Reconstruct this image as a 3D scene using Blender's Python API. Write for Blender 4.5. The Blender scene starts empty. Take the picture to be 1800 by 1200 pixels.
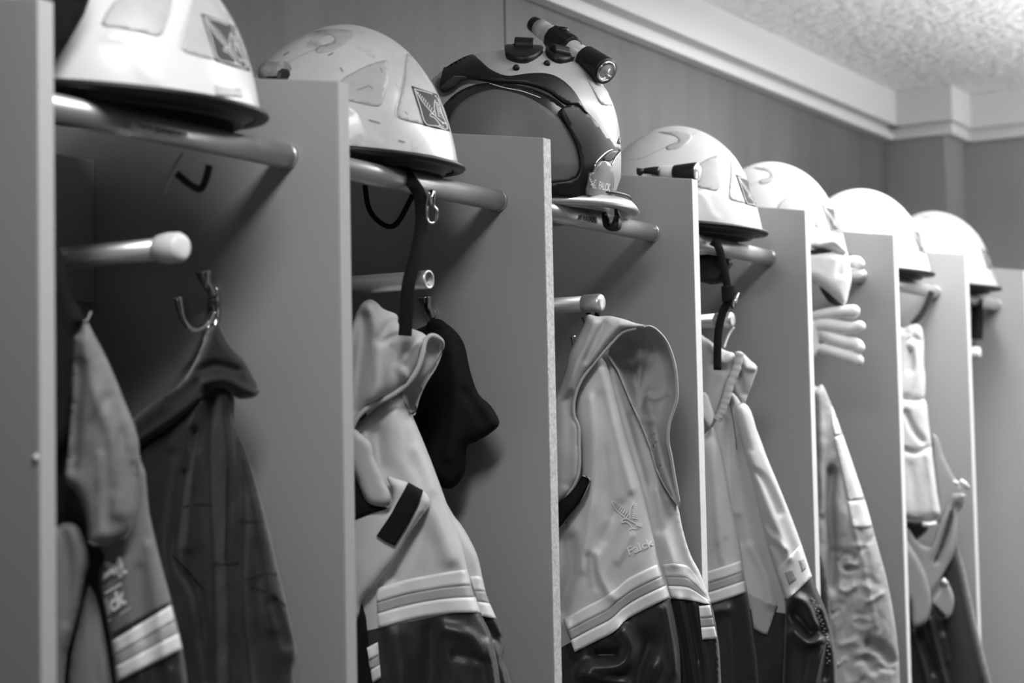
import bpy, bmesh, math, random
import numpy as np
from mathutils import Vector, Matrix
from mathutils.bvhtree import BVHTree
from mathutils.geometry import delaunay_2d_cdt
random.seed(4); np.random.seed(4)
S = bpy.context.scene
COL = S.collection
T = 1.95          # height of the front top corner of the locker partitions
P = .42           # bay pitch

# ------------------------------------------------------------------ camera
FPX, YAW, PIT, ROLL = 3360.27, 1.0434, .0620, -.01993
CAM = np.array([-1.1542, -1.1022, T - .3834])
_f = np.array([math.sin(YAW)*math.cos(PIT), math.cos(YAW)*math.cos(PIT), math.sin(PIT)])
_r0 = np.array([math.cos(YAW), -math.sin(YAW), 0.]); _u0 = np.cross(_r0, _f)
_r = _r0*math.cos(ROLL) + _u0*math.sin(ROLL); _u = -_r0*math.sin(ROLL) + _u0*math.cos(ROLL)
cd = bpy.data.cameras.new('camera'); cam = bpy.data.objects.new('camera', cd); COL.objects.link(cam)
cd.sensor_width = 36; cd.lens = FPX/1800*36; cd.clip_start = .05
cam.matrix_world = Matrix(((_r[0], _u[0], -_f[0], CAM[0]), (_r[1], _u[1], -_f[1], CAM[1]), (_r[2], _u[2], -_f[2], CAM[2]), (0, 0, 0, 1)))
cd.dof.use_dof = True; cd.dof.focus_distance = 2.42; cd.dof.aperture_fstop = 4.5
S.camera = cam

# ------------------------------------------------------------------ world, lamps, exposure
w = bpy.data.worlds.new('world'); S.world = w; w.use_nodes = True
w.node_tree.nodes['Background'].inputs[0].default_value = (1, 1, 1, 1)
w.node_tree.nodes['Background'].inputs[1].default_value = .004
S.view_settings.view_transform = 'Standard'; S.view_settings.look = 'None'
S.view_settings.exposure = 0; S.view_settings.gamma = 1; S.view_settings.use_curve_mapping = False

def area(name, loc, target, sx, sy, power):
    d = bpy.data.lights.new(name, 'AREA'); d.shape = 'RECTANGLE'; d.size = sx; d.size_y = sy; d.energy = power
    o = bpy.data.objects.new(name, d); COL.objects.link(o); o.location = loc
    o.rotation_euler = (Vector(target) - Vector(loc)).to_track_quat('-Z', 'Y').to_euler()
    return o
# strip lamps under the ceiling beyond the frame, then three added fill lights
area('ceiling_lamp_near', (-.25, -.50, 2.43), (-.25, -.49, 0), .6, .25, 15)
area('ceiling_lamp_long', (1.45, -.58, 2.43), (1.45, -.52, 0), 1.3, .2, 13)
area('ceiling_lamp_far', (2.12, -.18, 2.42), (2.10, -.15, 0), .55, .12, 12)
area('fill_light_up', (2.7, -.75, 2.16), (2.7, -.75, 3), 1.4, .3, 38)  # added upward fill that brightens the ceiling
area('fill_light_near', (-3.1, -2.2, 1.1), (.5, 0, 1.1), 1.2, 1.2, 7)  # added weak fill from the near end, not a real window
area('fill_light_far', (3.3, -1.6, 1.5), (1.6, 0, 1.3), 1., 1.2, 10)  # added fill for the far wall and ceiling, not a real window

def ray(x, y):
    return _f + (x-900)/FPX*_r - (y-600)/FPX*_u
def at_y(x, y, Y):
    d = ray(x, y); return CAM + d*(Y-CAM[1])/d[1]
def at_x(x, y, X):
    d = ray(x, y); return CAM + d*(X-CAM[0])/d[0]
def at_d(x, y, s):
    return CAM + ray(x, y)*s

# ------------------------------------------------------------------ materials (greys: the place is seen in monochrome)
def mat(name, g, rough=.6, metal=0., bump=0., bscale=200., mottle=0., mscale=8., stretch=(1, 1, 1), spec=.5, coat=0., sheen=0., alpha=1., dist=.002, specks=0.):
    m = bpy.data.materials.new(name); m.use_nodes = True; nt = m.node_tree; b = nt.nodes['Principled BSDF']
    b.inputs['Base Color'].default_value = (g, g, g, 1); b.inputs['Roughness'].default_value = rough
    b.inputs['Metallic'].default_value = metal; b.inputs['Specular IOR Level'].default_value = spec
    b.inputs['Coat Weight'].default_value = coat; b.inputs['Coat Roughness'].default_value = .08
    b.inputs['Sheen Weight'].default_value = sheen
    b.inputs['Alpha'].default_value = alpha
    tc = nt.nodes.new('ShaderNodeTexCoord'); mp = nt.nodes.new('ShaderNodeMapping'); mp.inputs['Scale'].default_value = stretch
    nt.links.new(tc.outputs['Object'], mp.inputs[0])
    last = None
    if mottle > 0:
        n = nt.nodes.new('ShaderNodeTexNoise'); n.inputs['Scale'].default_value = mscale; n.inputs['Detail'].default_value = 5
        n.inputs['Roughness'].default_value = .6
        nt.links.new(mp.outputs[0], n.inputs[0])
        r = nt.nodes.new('ShaderNodeMapRange'); r.inputs[1].default_value = .3; r.inputs[2].default_value = .7
        r.inputs[3].default_value = g*(1-mottle); r.inputs[4].default_value = min(1, g*(1+mottle))
        nt.links.new(n.outputs[0], r.inputs[0]); last = r.outputs[0]
    if specks > 0:
        n = nt.nodes.new('ShaderNodeTexNoise'); n.inputs['Scale'].default_value = 26; n.inputs['Detail'].default_value = 3
        nt.links.new(tc.outputs['Object'], n.inputs[0])
        r = nt.nodes.new('ShaderNodeMapRange'); r.inputs[1].default_value = .58; r.inputs[2].default_value = .68
        r.inputs[3].default_value = 1; r.inputs[4].default_value = 1-specks
        nt.links.new(n.outputs[0], r.inputs[0])
        mu = nt.nodes.new('ShaderNodeMath'); mu.operation = 'MULTIPLY'; nt.links.new(r.outputs[0], mu.inputs[0])
        if last is None: mu.inputs[1].default_value = g
        else: nt.links.new(last, mu.inputs[1])
        last = mu.outputs[0]
    if last is not None: nt.links.new(last, b.inputs['Base Color'])
    if bump > 0:
        n = nt.nodes.new('ShaderNodeTexNoise'); n.inputs['Scale'].default_value = bscale; n.inputs['Detail'].default_value = 4
        nt.links.new(mp.outputs[0], n.inputs[0])
        bp = nt.nodes.new('ShaderNodeBump'); bp.inputs['Strength'].default_value = bump; bp.inputs['Distance'].default_value = dist
        nt.links.new(n.outputs[0], bp.inputs['Height']); nt.links.new(bp.outputs[0], b.inputs['Normal'])
    return m
M = {
 'board': mat('laminate_board', .36, .5, mottle=.03, mscale=3, spec=.4),
 'edge': mat('board_edge', .8, .55, mottle=.06, mscale=160, spec=.3), 'edge_grey': mat('grey_edge_band', .42, .5, spec=.3), 'edge_raw': mat('raw_chipboard_edge', .62, .7, mottle=.3, mscale=260, spec=.2),
 'wall': mat('painted_wall', .13, .6, bump=.3, bscale=30, mottle=.22, mscale=7, stretch=(1, 1, .22), spec=.3),
 'wall_far': mat('far_wall_paint', .24, .6, bump=.3, bscale=30, mottle=.12, mscale=5, stretch=(1, 1, .28)),
 'fascia': mat('fascia_paint', .62, .55, spec=.3),
 'ceiling': mat('textured_ceiling', .8, .8, bump=1., bscale=38, mottle=.05, mscale=30, dist=.01),
 'plain': mat('room_wall', .07, .8), 'floor': mat('floor_vinyl', .05, .5, mottle=.1, mscale=3),
 'steel': mat('brushed_steel', .62, .38, .75, bump=.15, bscale=60, stretch=(.05, 1, 1)),
 'chrome': mat('chrome', .75, .12, 1.),
 'cap': mat('white_plastic', .75, .35),
 'black': mat('black_rubber', .012, .45, spec=.4),
 'blackcloth': mat('black_webbing', .009, .85, bump=.4, bscale=500, spec=.2),
 'shell': mat('helmet_shell', .74, .28, mottle=.04, mscale=9, spec=.5, coat=.25, specks=.0),
 'shell_worn': mat('worn_helmet_shell', .62, .32, mottle=.08, mscale=22, coat=.2, specks=.4),
 'panel': mat('reflective_panel', .47, .42, mottle=.06, mscale=60, specks=.1),
 'badge': mat('badge_print', .07, .65, mottle=.1, mscale=60, spec=.15), 'line': mat('light_print', .8, .5),
 'visor': mat('tinted_visor', .035, .2, spec=.6, mottle=.05, mscale=6),
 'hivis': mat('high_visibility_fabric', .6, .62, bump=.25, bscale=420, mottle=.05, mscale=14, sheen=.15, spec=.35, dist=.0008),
 'hivis_dim': mat('dimmed_high_visibility_fabric', .17, .65, bump=.25, bscale=420, mottle=.08, mscale=14, sheen=.1, dist=.0008),  # darker copy of the jacket fabric: weaker light in the nearest bay put into colour
 'lining_dim': mat('dimmed_collar_lining', .2, .75, bump=.3, bscale=300, mottle=.3, mscale=22, dist=.0008),  # lining darkened the same way, the bay's weaker light is in the colour
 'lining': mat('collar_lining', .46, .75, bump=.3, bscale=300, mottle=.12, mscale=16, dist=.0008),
 'darkfab': mat('dark_trouser_fabric', .02, .42, bump=.3, bscale=300, sheen=.15, spec=.45, dist=.0008),
 'charcoal': mat('charcoal_fabric', .014, .75, bump=.3, bscale=400, sheen=.3, mottle=.15, mscale=20),
 'reflect': mat('silver_reflective_tape', .80, .42, mottle=.04, mscale=40), 'tapemid': mat('yellow_tape_centre', .42, .5),
 'quilt': mat('quilted_fabric', .38, .75, bump=.8, bscale=22, mottle=.18, mscale=26, dist=.006),
 'glove': mat('pale_leather', .72, .7, bump=.3, bscale=80, mottle=.06, mscale=30),
 'paleknit': mat('pale_knit_fabric', .6, .85, bump=.6, bscale=90, mottle=.1, mscale=40),
 'strap': mat('grey_elastic_webbing', .27, .6, bump=.2, bscale=500),
 'torchbody': mat('torch_body', .62, .3, mottle=.1, mscale=40), 'lens': mat('torch_lens', .9, .06, .6),
 'paper': mat('label_paper', .85, .6), 'ink': mat('label_ink', .03, .6),
}

# ------------------------------------------------------------------ object helpers
def thing(name, label, cat, loc=(0, 0, 0), group=None):
    o = bpy.data.objects.new(name, None); COL.objects.link(o); o.location = loc; o.empty_display_size = .05
    o['label'] = label; o['category'] = cat
    if group: o['group'] = group
    return o
def obj(name, v, f, m, parent=None, smooth=True, label=None, kind=None, base=None):
    me = bpy.data.meshes.new(name)
    L = Vector(base) if base is not None else Vector((0, 0, 0))
    q = parent
    while q is not None: L = L + q.location; q = q.parent
    me.from_pydata([tuple(Vector(p) - L) for p in v], [], f)
    bm = bmesh.new(); bm.from_mesh(me); bmesh.ops.recalc_face_normals(bm, faces=bm.faces); bm.to_mesh(me); bm.free()
    if smooth: me.shade_smooth()
    me.materials.append(M[m] if isinstance(m, str) else m)
    o = bpy.data.objects.new(name, me); COL.objects.link(o)
    if parent is not None: o.parent = parent
    elif base is not None: o.location = base
    if label: o['label'] = label
    if kind: o['kind'] = kind
    return o
def box(x0, x1, y0, y1, z0, z1, top=0.):
    v = [(x, y, z) for x in (x0, x1) for y in (y0, y1) for z in (z0, z1)]
    if top: v = [(x, y, z + (top*y if z == z1 else 0)) for x, y, z in v]
    return v, [(0, 1, 3, 2), (4, 6, 7, 5), (0, 4, 5, 1), (2, 3, 7, 6), (0, 2, 6, 4), (1, 5, 7, 3)]
def bevel(o, wd=.001, seg=2):
    b = o.modifiers.new('bevel', 'BEVEL'); b.width = wd; b.segments = seg; b.limit_method = 'ANGLE'; return o
def resample(pts, n, closed=False):
    pts = np.array(pts, float)
    k = len(pts)
    out = []
    segs = k if closed else k-1
    for i in range(segs):
        if closed: p0, p1, p2, p3 = pts[(i-1) % k], pts[i], pts[(i+1) % k], pts[(i+2) % k]
        else: p0, p1, p2, p3 = pts[max(i-1, 0)], pts[i], pts[i+1], pts[min(i+2, k-1)]
        for t in np.linspace(0, 1, n, endpoint=False):
            out.append(.5*((2*p1) + (-p0+p2)*t + (2*p0-5*p1+4*p2-p3)*t*t + (-p0+3*p1-3*p2+p3)*t**3))
    if not closed: out.append(pts[-1])
    return np.array(out)
def tube_mesh(path, rad, sides=12, caps=True, flat=1., nrm=None):
    """round or flattened bar swept along a 3-D path; rad may be a list"""
    path = np.array(path, float); n = len(path)
    rad = np.full(n, rad) if np.isscalar(rad) else np.interp(np.linspace(0, 1, n), np.linspace(0, 1, len(rad)), rad)
    v, f = [], []
    tan = np.gradient(path, axis=0); tan /= np.linalg.norm(tan, axis=1)[:, None] + 1e-12
    a = np.array(nrm if nrm is not None else ((0, 0, 1) if abs(tan[0][2]) < .9 else (1, 0, 0)), float)
    for i in range(n):
        a = a - tan[i]*(a@tan[i]); a /= np.linalg.norm(a)+1e-12
        b = np.cross(tan[i], a)
        for k in range(sides):
            t = 2*math.pi*k/sides
            v.append(path[i] + rad[i]*(math.cos(t)*a*flat + math.sin(t)*b))
    for i in range(n-1):
        for k in range(sides):
            k2 = (k+1) % sides
            f.append((i*sides+k, i*sides+k2, (i+1)*sides+k2, (i+1)*sides+k))
    if caps:
        f.append(tuple(range(sides))); f.append(tuple((n-1)*sides+k for k in range(sides)))
    return v, f
def tube(name, path, rad, m, parent=None, **k):
    lb = k.pop('label', None); kd = k.pop('kind', None)
    v, f = tube_mesh(path, rad, **k)
    return obj(name, v, f, m, parent, label=lb, kind=kd)
def lathe(p0, axis, prof, sides=24, squash=1.):
    """prof: list of (distance along axis, radius)"""
    ax = np.array(axis, float); ax /= np.linalg.norm(ax)
    a = np.cross(ax, (0, 0, 1.) if abs(ax[2]) < .9 else (1., 0, 0)); a /= np.linalg.norm(a); b = np.cross(ax, a)
    v, f = [], []
    for d, r in prof:
        for k in range(sides):
            t = 2*math.pi*k/sides
            v.append(np.array(p0)+ax*d+r*(math.cos(t)*a+squash*math.sin(t)*b))
    n = len(prof)
    for i in range(n-1):
        for k in range(sides):
            k2 = (k+1) % sides
            f.append((i*sides+k, i*sides+k2, (i+1)*sides+k2, (i+1)*sides+k))
    f.append(tuple(range(sides))); f.append(tuple((n-1)*sides+k for k in range(sides)))
    return v, f

# ---- sheets cut to an outline
def polydist(p, poly, closed=True):
    poly = np.array(poly, float); a = poly; b = np.roll(poly, -1, 0)
    if not closed: a, b = poly[:-1], poly[1:]
    best = np.full(len(p), 1e9)
    for s, e in zip(a, b):
        d = e-s; L = d@d + 1e-12
        t = np.clip(((p-s)@d)/L, 0, 1)
        best = np.minimum(best, np.hypot(*(p-s-t[:, None]*d).T))
    return best
def cut(outline, sp):
    """triangulate an outline with an inner grid of spacing sp"""
    o = np.array(outline, float)
    out = []
    for a, b in zip(o, np.roll(o, -1, 0)):
        n = max(1, int(np.hypot(*(b-a))/sp))
        for t in range(n): out.append(a+(b-a)*t/n)
    out = np.array(out); n = len(out)
    lo, hi = o.min(0), o.max(0)
    gx, gy = np.arange(lo[0]+sp/2, hi[0], sp), np.arange(lo[1]+sp/2, hi[1], sp*.87)
    g = np.array([(x+(sp/2 if j % 2 else 0), y) for j, y in enumerate(gy) for x in gx])
    if len(g):
        ins = np.zeros(len(g), bool)
        for a, b in zip(out, np.roll(out, -1, 0)):
            c = ((a[1] > g[:, 1]) != (b[1] > g[:, 1]))
            with np.errstate(divide='ignore', invalid='ignore'):
                xi = (b[0]-a[0])*(g[:, 1]-a[1])/(b[1]-a[1])+a[0]
            ins ^= c & (g[:, 0] < xi)
        g = g[ins]
        if len(g): g = g[polydist(g, out) > sp*.45]
    pts = [Vector(p) for p in out] + [Vector(p) for p in g]
    r = delaunay_2d_cdt(pts, [(i, (i+1) % n) for i in range(n)], [], 1, 1e-5)
    return np.array([tuple(p) for p in r[0]]), [tuple(t) for t in r[2]]
def smooth_outline(o, n=4):
    return resample(o, n, True)
def vplane(x, y, z0=0, yaw=None):
    """vertical plane through (x, y) whose normal points back along yaw (degrees from +Y towards +X)"""
    a = math.radians(yaw if yaw is not None else 59.8)
    return np.array([x, y, 0.]), np.array([-math.sin(a), -math.cos(a), 0.])
def on_plane(px, pl):
    d = np.array([ray(*p) for p in px]); c, n = pl
    s = ((c-CAM)@n)/(d@n)
    return d, s
def wrinkle(p, amp, seed, scale=45.):
    """smooth value noise stretched along the hang of the cloth"""
    h = np.zeros(len(p))
    for k, (sc, am) in enumerate(((scale, 1.), (scale*.5, .5), (scale*.26, .25))):
        rs = np.random.RandomState(seed*7+k); g = rs.uniform(-1, 1, (64, 64)); a = rs.uniform(-.35, .35)
        u = (p[:, 0]*math.cos(a)+p[:, 1]*math.sin(a))/sc; v = (-p[:, 0]*math.sin(a)+p[:, 1]*math.cos(a))/(sc*2.4)
        iu, iv = np.floor(u).astype(int), np.floor(v).astype(int); fu, fv = u-iu, v-iv
        fu = fu*fu*(3-2*fu); fv = fv*fv*(3-2*fv); iu %= 63; iv %= 63
        h += am*((g[iu, iv]*(1-fu)+g[iu+1, iv]*fu)*(1-fv)+(g[iu, iv+1]*(1-fu)+g[iu+1, iv+1]*fu)*fv)
    return amp*1.6*h

def cloth(name, outline, pl, m, parent, th=.015, wd=28, folds=(), sp=7, ref=None, noise=.0008, seed=1, back=.7, sm=3, lift=0., label=None, depth=None, nscale=45.):
    """soft garment piece: front and back sheet that meet along the outline; folds = (polyline, width, height)"""
    o = smooth_outline(outline, sm) if sm else np.array(outline, float)
    pts, tris = cut(o, sp)
    rf = o if ref is None else np.array(ref, float)
    d = polydist(pts, rf)
    q = np.clip(d/wd, 0, 1); prof = np.sqrt(np.clip(1-(1-q)**2, 0, 1))
    h = th*prof
    for line, fw, fh in folds:
        l = resample(line, 5)
        h = h + fh*np.exp(-(polydist(pts, l, False)/fw)**2)*np.minimum(1, prof*1.3)
    h = h + wrinkle(pts, noise, seed, nscale)*prof
    dr, s = on_plane(pts, pl)
    if depth is not None: s = s + depth(pts)
    fr = CAM + dr*(s-h-lift-.0004*q)[:, None]
    bk = CAM + dr*(s+th*prof*back-lift+.0004*q)[:, None]
    n = len(pts)
    v = [tuple(p) for p in fr] + [tuple(p) for p in bk]
    f = list(tris) + [tuple(n+i for i in t[::-1]) for t in tris]
    me = bpy.data.meshes.new(name)
    L = Vector((0, 0, 0)); pp = parent
    while pp is not None: L = L+pp.location; pp = pp.parent
    me.from_pydata([tuple(Vector(p)-L) for p in v], [], f)
    bm = bmesh.new(); bm.from_mesh(me)
    bmesh.ops.remove_doubles(bm, verts=bm.verts, dist=.00012)
    bmesh.ops.recalc_face_normals(bm, faces=bm.faces); bm.to_mesh(me); bm.free(); me.shade_smooth()
    me.materials.append(M[m]); ob = bpy.data.objects.new(name, me); COL.objects.link(ob); ob.parent = parent
    if label: ob['label'] = label
    ob_surf.setdefault(parent.name if parent else '', []).append((v, list(tris)))
    return ob
ob_surf = {}
def surf(v, f): return BVHTree.FromPolygons([tuple(p) for p in v], f, all_triangles=False)
def surf_of(*names):
    V, F = [], []
    for nme in names:
        for v, f in ob_surf.get(nme, []):
            k = len(V); V += v; F += [tuple(k+i for i in t) for t in f]
    return surf(V, F)
def hit(bv, x, y, off):
    d = ray(x, y); dl = np.linalg.norm(d)
    r = bv.ray_cast(Vector(CAM), Vector(d/dl))
    if r[0] is None:
        c = CAM + d*2.4
        for s in np.linspace(1.2, 4.4, 33):
            pass
        best = None
        for s in np.linspace(1.2, 4.4, 65):
            q = bv.find_nearest(Vector(CAM+d*s))
            if best is None or q[3] < best[3]: best = q
        p = np.array(best[0]); return p - d/dl*off
    return np.array(r[0]) - d/dl*off
def press(name, outline, bv, m, parent, off=.0012, sp=6, sm=3, thick=.0008, label=None):
    """a piece laid onto a surface"""
    o = smooth_outline(outline, sm) if sm else np.array(outline, float)
    pts, tris = cut(o, sp)
    v = [hit(bv, p[0], p[1], off) for p in pts]
    ob = obj(name, v, tris, m, parent, label=label)
    # keep normals to the viewer's side of the sheet
    s = ob.modifiers.new('thickness', 'SOLIDIFY'); s.thickness = thick; s.offset = 0
    return ob
def lines(name, polys, wpx, bv, m, parent, off=.002, label=None, n=3):
    """thin printed or stitched strokes on a surface"""
    V, F = [], []
    for pl in polys:
        l = resample(pl, n) if len(pl) > 2 else np.array(pl, float)
        t = np.gradient(l, axis=0); t /= np.linalg.norm(t, axis=1)[:, None]+1e-9
        nn = np.stack([-t[:, 1], t[:, 0]], 1)*wpx/2
        k = len(V)
        for a, b in zip(l+nn, l-nn): V += [hit(bv, a[0], a[1], off), hit(bv, b[0], b[1], off)]
        for i in range(len(l)-1): F.append((k+2*i, k+2*i+1, k+2*i+3, k+2*i+2))
    return obj(name, V, F, m, parent, label=label)
def quadmap(q):
    q = [np.array(p, float) for p in q]   # TL TR BR BL
    return lambda u, v: (q[0]*(1-u)*(1-v)+q[1]*u*(1-v)+q[2]*u*v+q[3]*(1-u)*v)
def text_on(txt, q, bv, m, parent, off=.002, name='lettering', bold=.0):
    c = bpy.data.curves.new('t', 'FONT'); c.body = txt; c.resolution_u = 3; c.offset = bold
    o = bpy.data.objects.new('t', c); COL.objects.link(o)
    bpy.context.view_layer.update()
    me = bpy.data.meshes.new_from_object(o.evaluated_get(bpy.context.evaluated_depsgraph_get()))
    co = np.array([v.co[:] for v in me.vertices]); fs = [tuple(p.vertices) for p in me.polygons]
    bpy.data.objects.remove(o); bpy.data.meshes.remove(me)
    lo, hi = co.min(0), co.max(0); mp = quadmap(q)
    V = []
    for p in co:
        u = (p[0]-lo[0])/(hi[0]-lo[0]); v = 1-(p[1]-lo[1])/(hi[1]-lo[1]); x = mp(u, v); V.append(hit(bv, x[0], x[1], off))
    return obj(name, V, fs, m, parent, smooth=False)
def eagle_strokes(q, simple=False):
    mp = quadmap(q); st = []
    st.append([(.13, .10), (.24, .34), (.42, .52), (.55, .62)])                    # leading edge of the left wing
    nf = 4 if simple else 9
    for k in range(nf):
        t = k/(nf-1)
        a = (.16+.38*t, .17+.42*t); b = (a[0]+.13-.04*t, a[1]-.10-.10*t+.02)
        b = (.22+.42*t, .12+.38*t - .04*math.sin(math.pi*t))
        st.append([a, b])
    st.append([(.85, .17), (.72, .34), (.66, .48), (.64, .64)])                    # right wing
    for k in range(nf-1):
        t = k/(nf-2)
        st.append([(.82-.10*t, .24+.38*t), (.93-.04*t, .26+.40*t)])
    st.append([(.40, .72), (.40, .65), (.48, .62), (.58, .64), (.66, .70), (.80, .78), (.96, .80)])   # head, back
    st.append([(.40, .72), (.46, .70), (.54, .72), (.64, .82), (.68, .90)])        # breast, leg
    for k in range(3): st.append([(.80, .78+.02*k), (.97, .82+.035*k)])            # tail
    st.append([(.58, .92), (.68, .90), (.80, .92)])                                # claws
    return [[tuple(mp(u, v)) for u, v in s] for s in st]

# ================================================================== ROOM
def struct(name, v, f, m):
    o = obj(name, v, f, m, None, smooth=False); o['kind'] = 'structure'; return o
CEIL = 2.4605; FXX = 3.3855
struct('wall_back', *box(-3.2, FXX+.9, .47, .57, 0, CEIL+.1), 'wall')
struct('ceiling', *box(-3.2, 5.2, -3.4, .47, CEIL, CEIL+.1), 'ceiling')
struct('floor', *box(-3.2, 5.2, -3.4, .47, -.1, 0), 'floor')
struct('wall_left', *box(-3.3, -3.2, -3.4, .57, -.1, CEIL+.1), 'plain')
struct('wall_front', *box(-3.2, 5.2, -3.5, -3.4, -.1, CEIL+.1), 'plain')
# far wall: a boxed pillar in the corner, the wall proper a step behind it
PY = float(at_x(1673, 180, FXX)[1]); FX2 = float(at_y(1706, 190, PY)[0])
LX = 3.42; LY = float(at_x(1662, 300, LX)[1])
struct('wall_far', *box(FX2+.035, FX2+.2, -3.4, .47, 0, CEIL), 'wall_far')
struct('trim_1', *box(LX, FX2+.034, LY, .4695, 0, 2.36), 'wall_far')
# fascia boards under the ceiling, with a recess and a thin lip below each
struct('trim_2', *box(-3.2, FXX, .4268, .4695, 2.374, CEIL-.0005), 'fascia')
struct('trim_3', *box(-3.2, FXX+.02, .442, .4695, 2.342, 2.358), 'fascia')
struct('trim_9', *box(-3.2, FXX+.03, .456, .4695, 2.3585, 2.3735), 'fascia')
struct('trim_10', *box(FXX+.030, FX2+.034, PY+.012, .4558, 2.3585, 2.3735), 'fascia')
struct('trim_11', *box(FX2+.022, FX2+.034, -3.4, PY+.0115, 2.3585, 2.3735), 'fascia')
struct('trim_4', *box(FXX, FX2+.034, PY, .4262, 2.374, CEIL-.0005), 'fascia')
struct('trim_5', *box(FXX+.021, FX2+.034, PY+.008, .4415, 2.344, 2.358), 'fascia')
struct('trim_6', *box(FX2, FX2+.034, -3.4, PY-.0005, 2.374, CEIL-.0005), 'fascia')
struct('trim_7', *box(FX2+.015, FX2+.034, -3.4, PY+.0075, 2.344, 2.358), 'fascia')
# vertical joint strip in the back wall panelling
jx = float(at_y(887, 30, .47)[0])
struct('trim_8', *box(jx-.0012, jx+.0012, .4688, .4699, 1.0, 2.3415), 'badge')

# ================================================================== LOCKERS
SL = .145
pos_words = ['nearest locker partition at the left edge, out of focus', 'locker partition between the two bays with the dark jacket and the worn scratched helmet',
 'locker partition in front of the helmet with the big tinted visor', 'locker partition with a torch lying above its top edge',
 'locker partition beside the pale gloves and white hood', 'locker partition just right of the glove fingers', 'locker partition just right of the hanging grey braces', 'farthest locker partition at the right edge of the row']
for i in range(8):
    x1 = i*P; x0 = x1-.018
    t = thing('locker_partition', 'grey '+pos_words[i], 'partition', (x1-.009, .225, 0), 'locker partitions')
    bevel(obj('panel', *box(x0, x1, .0012, .4695, .02, T, SL), 'board', t, smooth=False), .0012)
    bevel(obj('edge_strip', *box(x0, x1, 0, .0011, .02, T), 'edge_grey' if i < 2 else 'edge_raw' if i == 2 else 'edge', t, smooth=False, label='lighter front edge band'), .0004, 1)
rail_words = ['below the nearest white helmet, with a name label', 'below the worn scratched helmet with the chrome strap buckle', 'below the visor helmet, with a short name label',
 'below the clean helmet with the dangling black strap', 'hidden behind the white hood cloth', 'below the glaring white helmet above the grey braces', 'below the farthest helmet']
peg_words = ['with a white rounded end cap above the dark jacket', 'with an open hollow end', 'with a shiny end cap, jacket loop hung over it', 'behind the dangling black strap',
 'hidden inside the pale glove', 'holding the folded pale cloth', 'empty in the farthest bay']
rails = []
for i in range(7):
    xa, xb = i*P+.0005, (i+1)*P-.0185
    t = thing('shelf_rail', 'round steel shelf rail '+rail_words[i], 'rail', ((xa+xb)/2, .064, T-.0706), 'steel shelf rails')
    tube('rod', [(xa+.002, .064, T-.0706), (xb-.002, .064, T-.0706)], .0125, 'steel', t, sides=28)
    for a, b in ((xa, xa+.004), (xb-.004, xb)):
        tube('end_socket', [(a, .064, T-.0706), (b, .064, T-.0706)], .0134, 'steel', t, sides=28)
    rails.append(t)
    # mounting board at the back of the bay and the peg that stands out of it
    t = thing('mounting_board', 'back board for the peg '+peg_words[i], 'board', ((xa+xb)/2, .333, 1.82), 'mounting boards behind the pegs')
    bevel(obj('panel', *box(xa, xb, .324, .342, 1.745, 1.901), 'board', t, smooth=False), .002)
    x = i*P+.21
    t = thing('coat_peg', 'round steel coat peg '+peg_words[i], 'peg', (x, .18, 1.769), 'coat pegs')
    hollow = i == 1
    y0 = .042
    R = .0105
    if hollow:
        prof = [(0, R), (.28, R), (.282, R-.0003), (.282, R-.0022), (.20, R-.0022)]
        v, f = lathe((x, .3238, 1.769), (0, -1, 0), prof, 28); f = f[:-1]
        obj('rod', v, f, 'steel', t)
    else:
        obj('rod', *lathe((x, .3238, 1.769), (0, -1, 0), [(0, R), (.255, R)], 24), 'steel', t)
        c = [(0, R+.0003), (.004, R+.003), (.016, R+.0042), (.026, R+.0035), (.030, R+.0012), (.031, R-.003)] if i in (0,) else [(0, R+.0006), (.002, R+.0014), (.024, R+.0014), (.027, R), (.028, R-.004)]
        obj('end_cap', *lathe((x, .3238-.252, 1.769), (0, -1, 0), c, 24), 'cap' if i in (0, 5, 6) else 'steel', t, label='white plastic end cap' if i == 0 else None)
    obj('flange', *lathe((x, .3239, 1.769), (0, -1, 0), [(0, .018), (.003, .018), (.004, .016)], 24), 'steel', t)

# chrome double hooks on the partitions
def hook(X, label):
    t = thing('coat_hook', label, 'hook', (X, .16, 1.735), 'chrome coat hooks')
    v, f = lathe((X-.0002, .16, 1.732), (-1, 0, 0), [(0, .010), (.003, .010), (.004, .008)], 20); v = [np.array((p[0], .16+(p[1]-.16)*.8, 1.732+(p[2]-1.732)*2.4)) for p in v]
    obj('back_plate', v, f, 'chrome', t)
    path = [(X-.003, .16, 1.725), (X-.015, .16, 1.712), (X-.035, .16, 1.706), (X-.052, .16, 1.716), (X-.060, .16, 1.738)]
    tube('lower_arm', resample(path, 6), [.0045, .0035, .003, .003, .0045], 'chrome', t, sides=12)
    path = [(X-.003, .16, 1.745), (X-.010, .16, 1.752), (X-.016, .16, 1.760), (X-.018, .16, 1.768)]
    tube('upper_arm', resample(path, 5), [.006, .006, .0095], 'chrome', t, sides=12)
    path = [(X-.003, .157, 1.718), (X-.011, .155, 1.700), (X-.018, .152, 1.690), (X-.024, .150, 1.697)]
    tube('lower_arm', resample(path, 5), [.004, .003, .003], 'chrome', t, sides=10)
    return t
hook(.402, 'chrome coat hook on the partition, holding the charcoal jacket')
hook(.822, 'chrome coat hook on the partition, behind the black knitted garment')
hook(1.242, 'chrome coat hook mostly hidden behind the big hood')
hook(2.922, 'chrome coat hook in the farthest bay above the empty peg')

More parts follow.
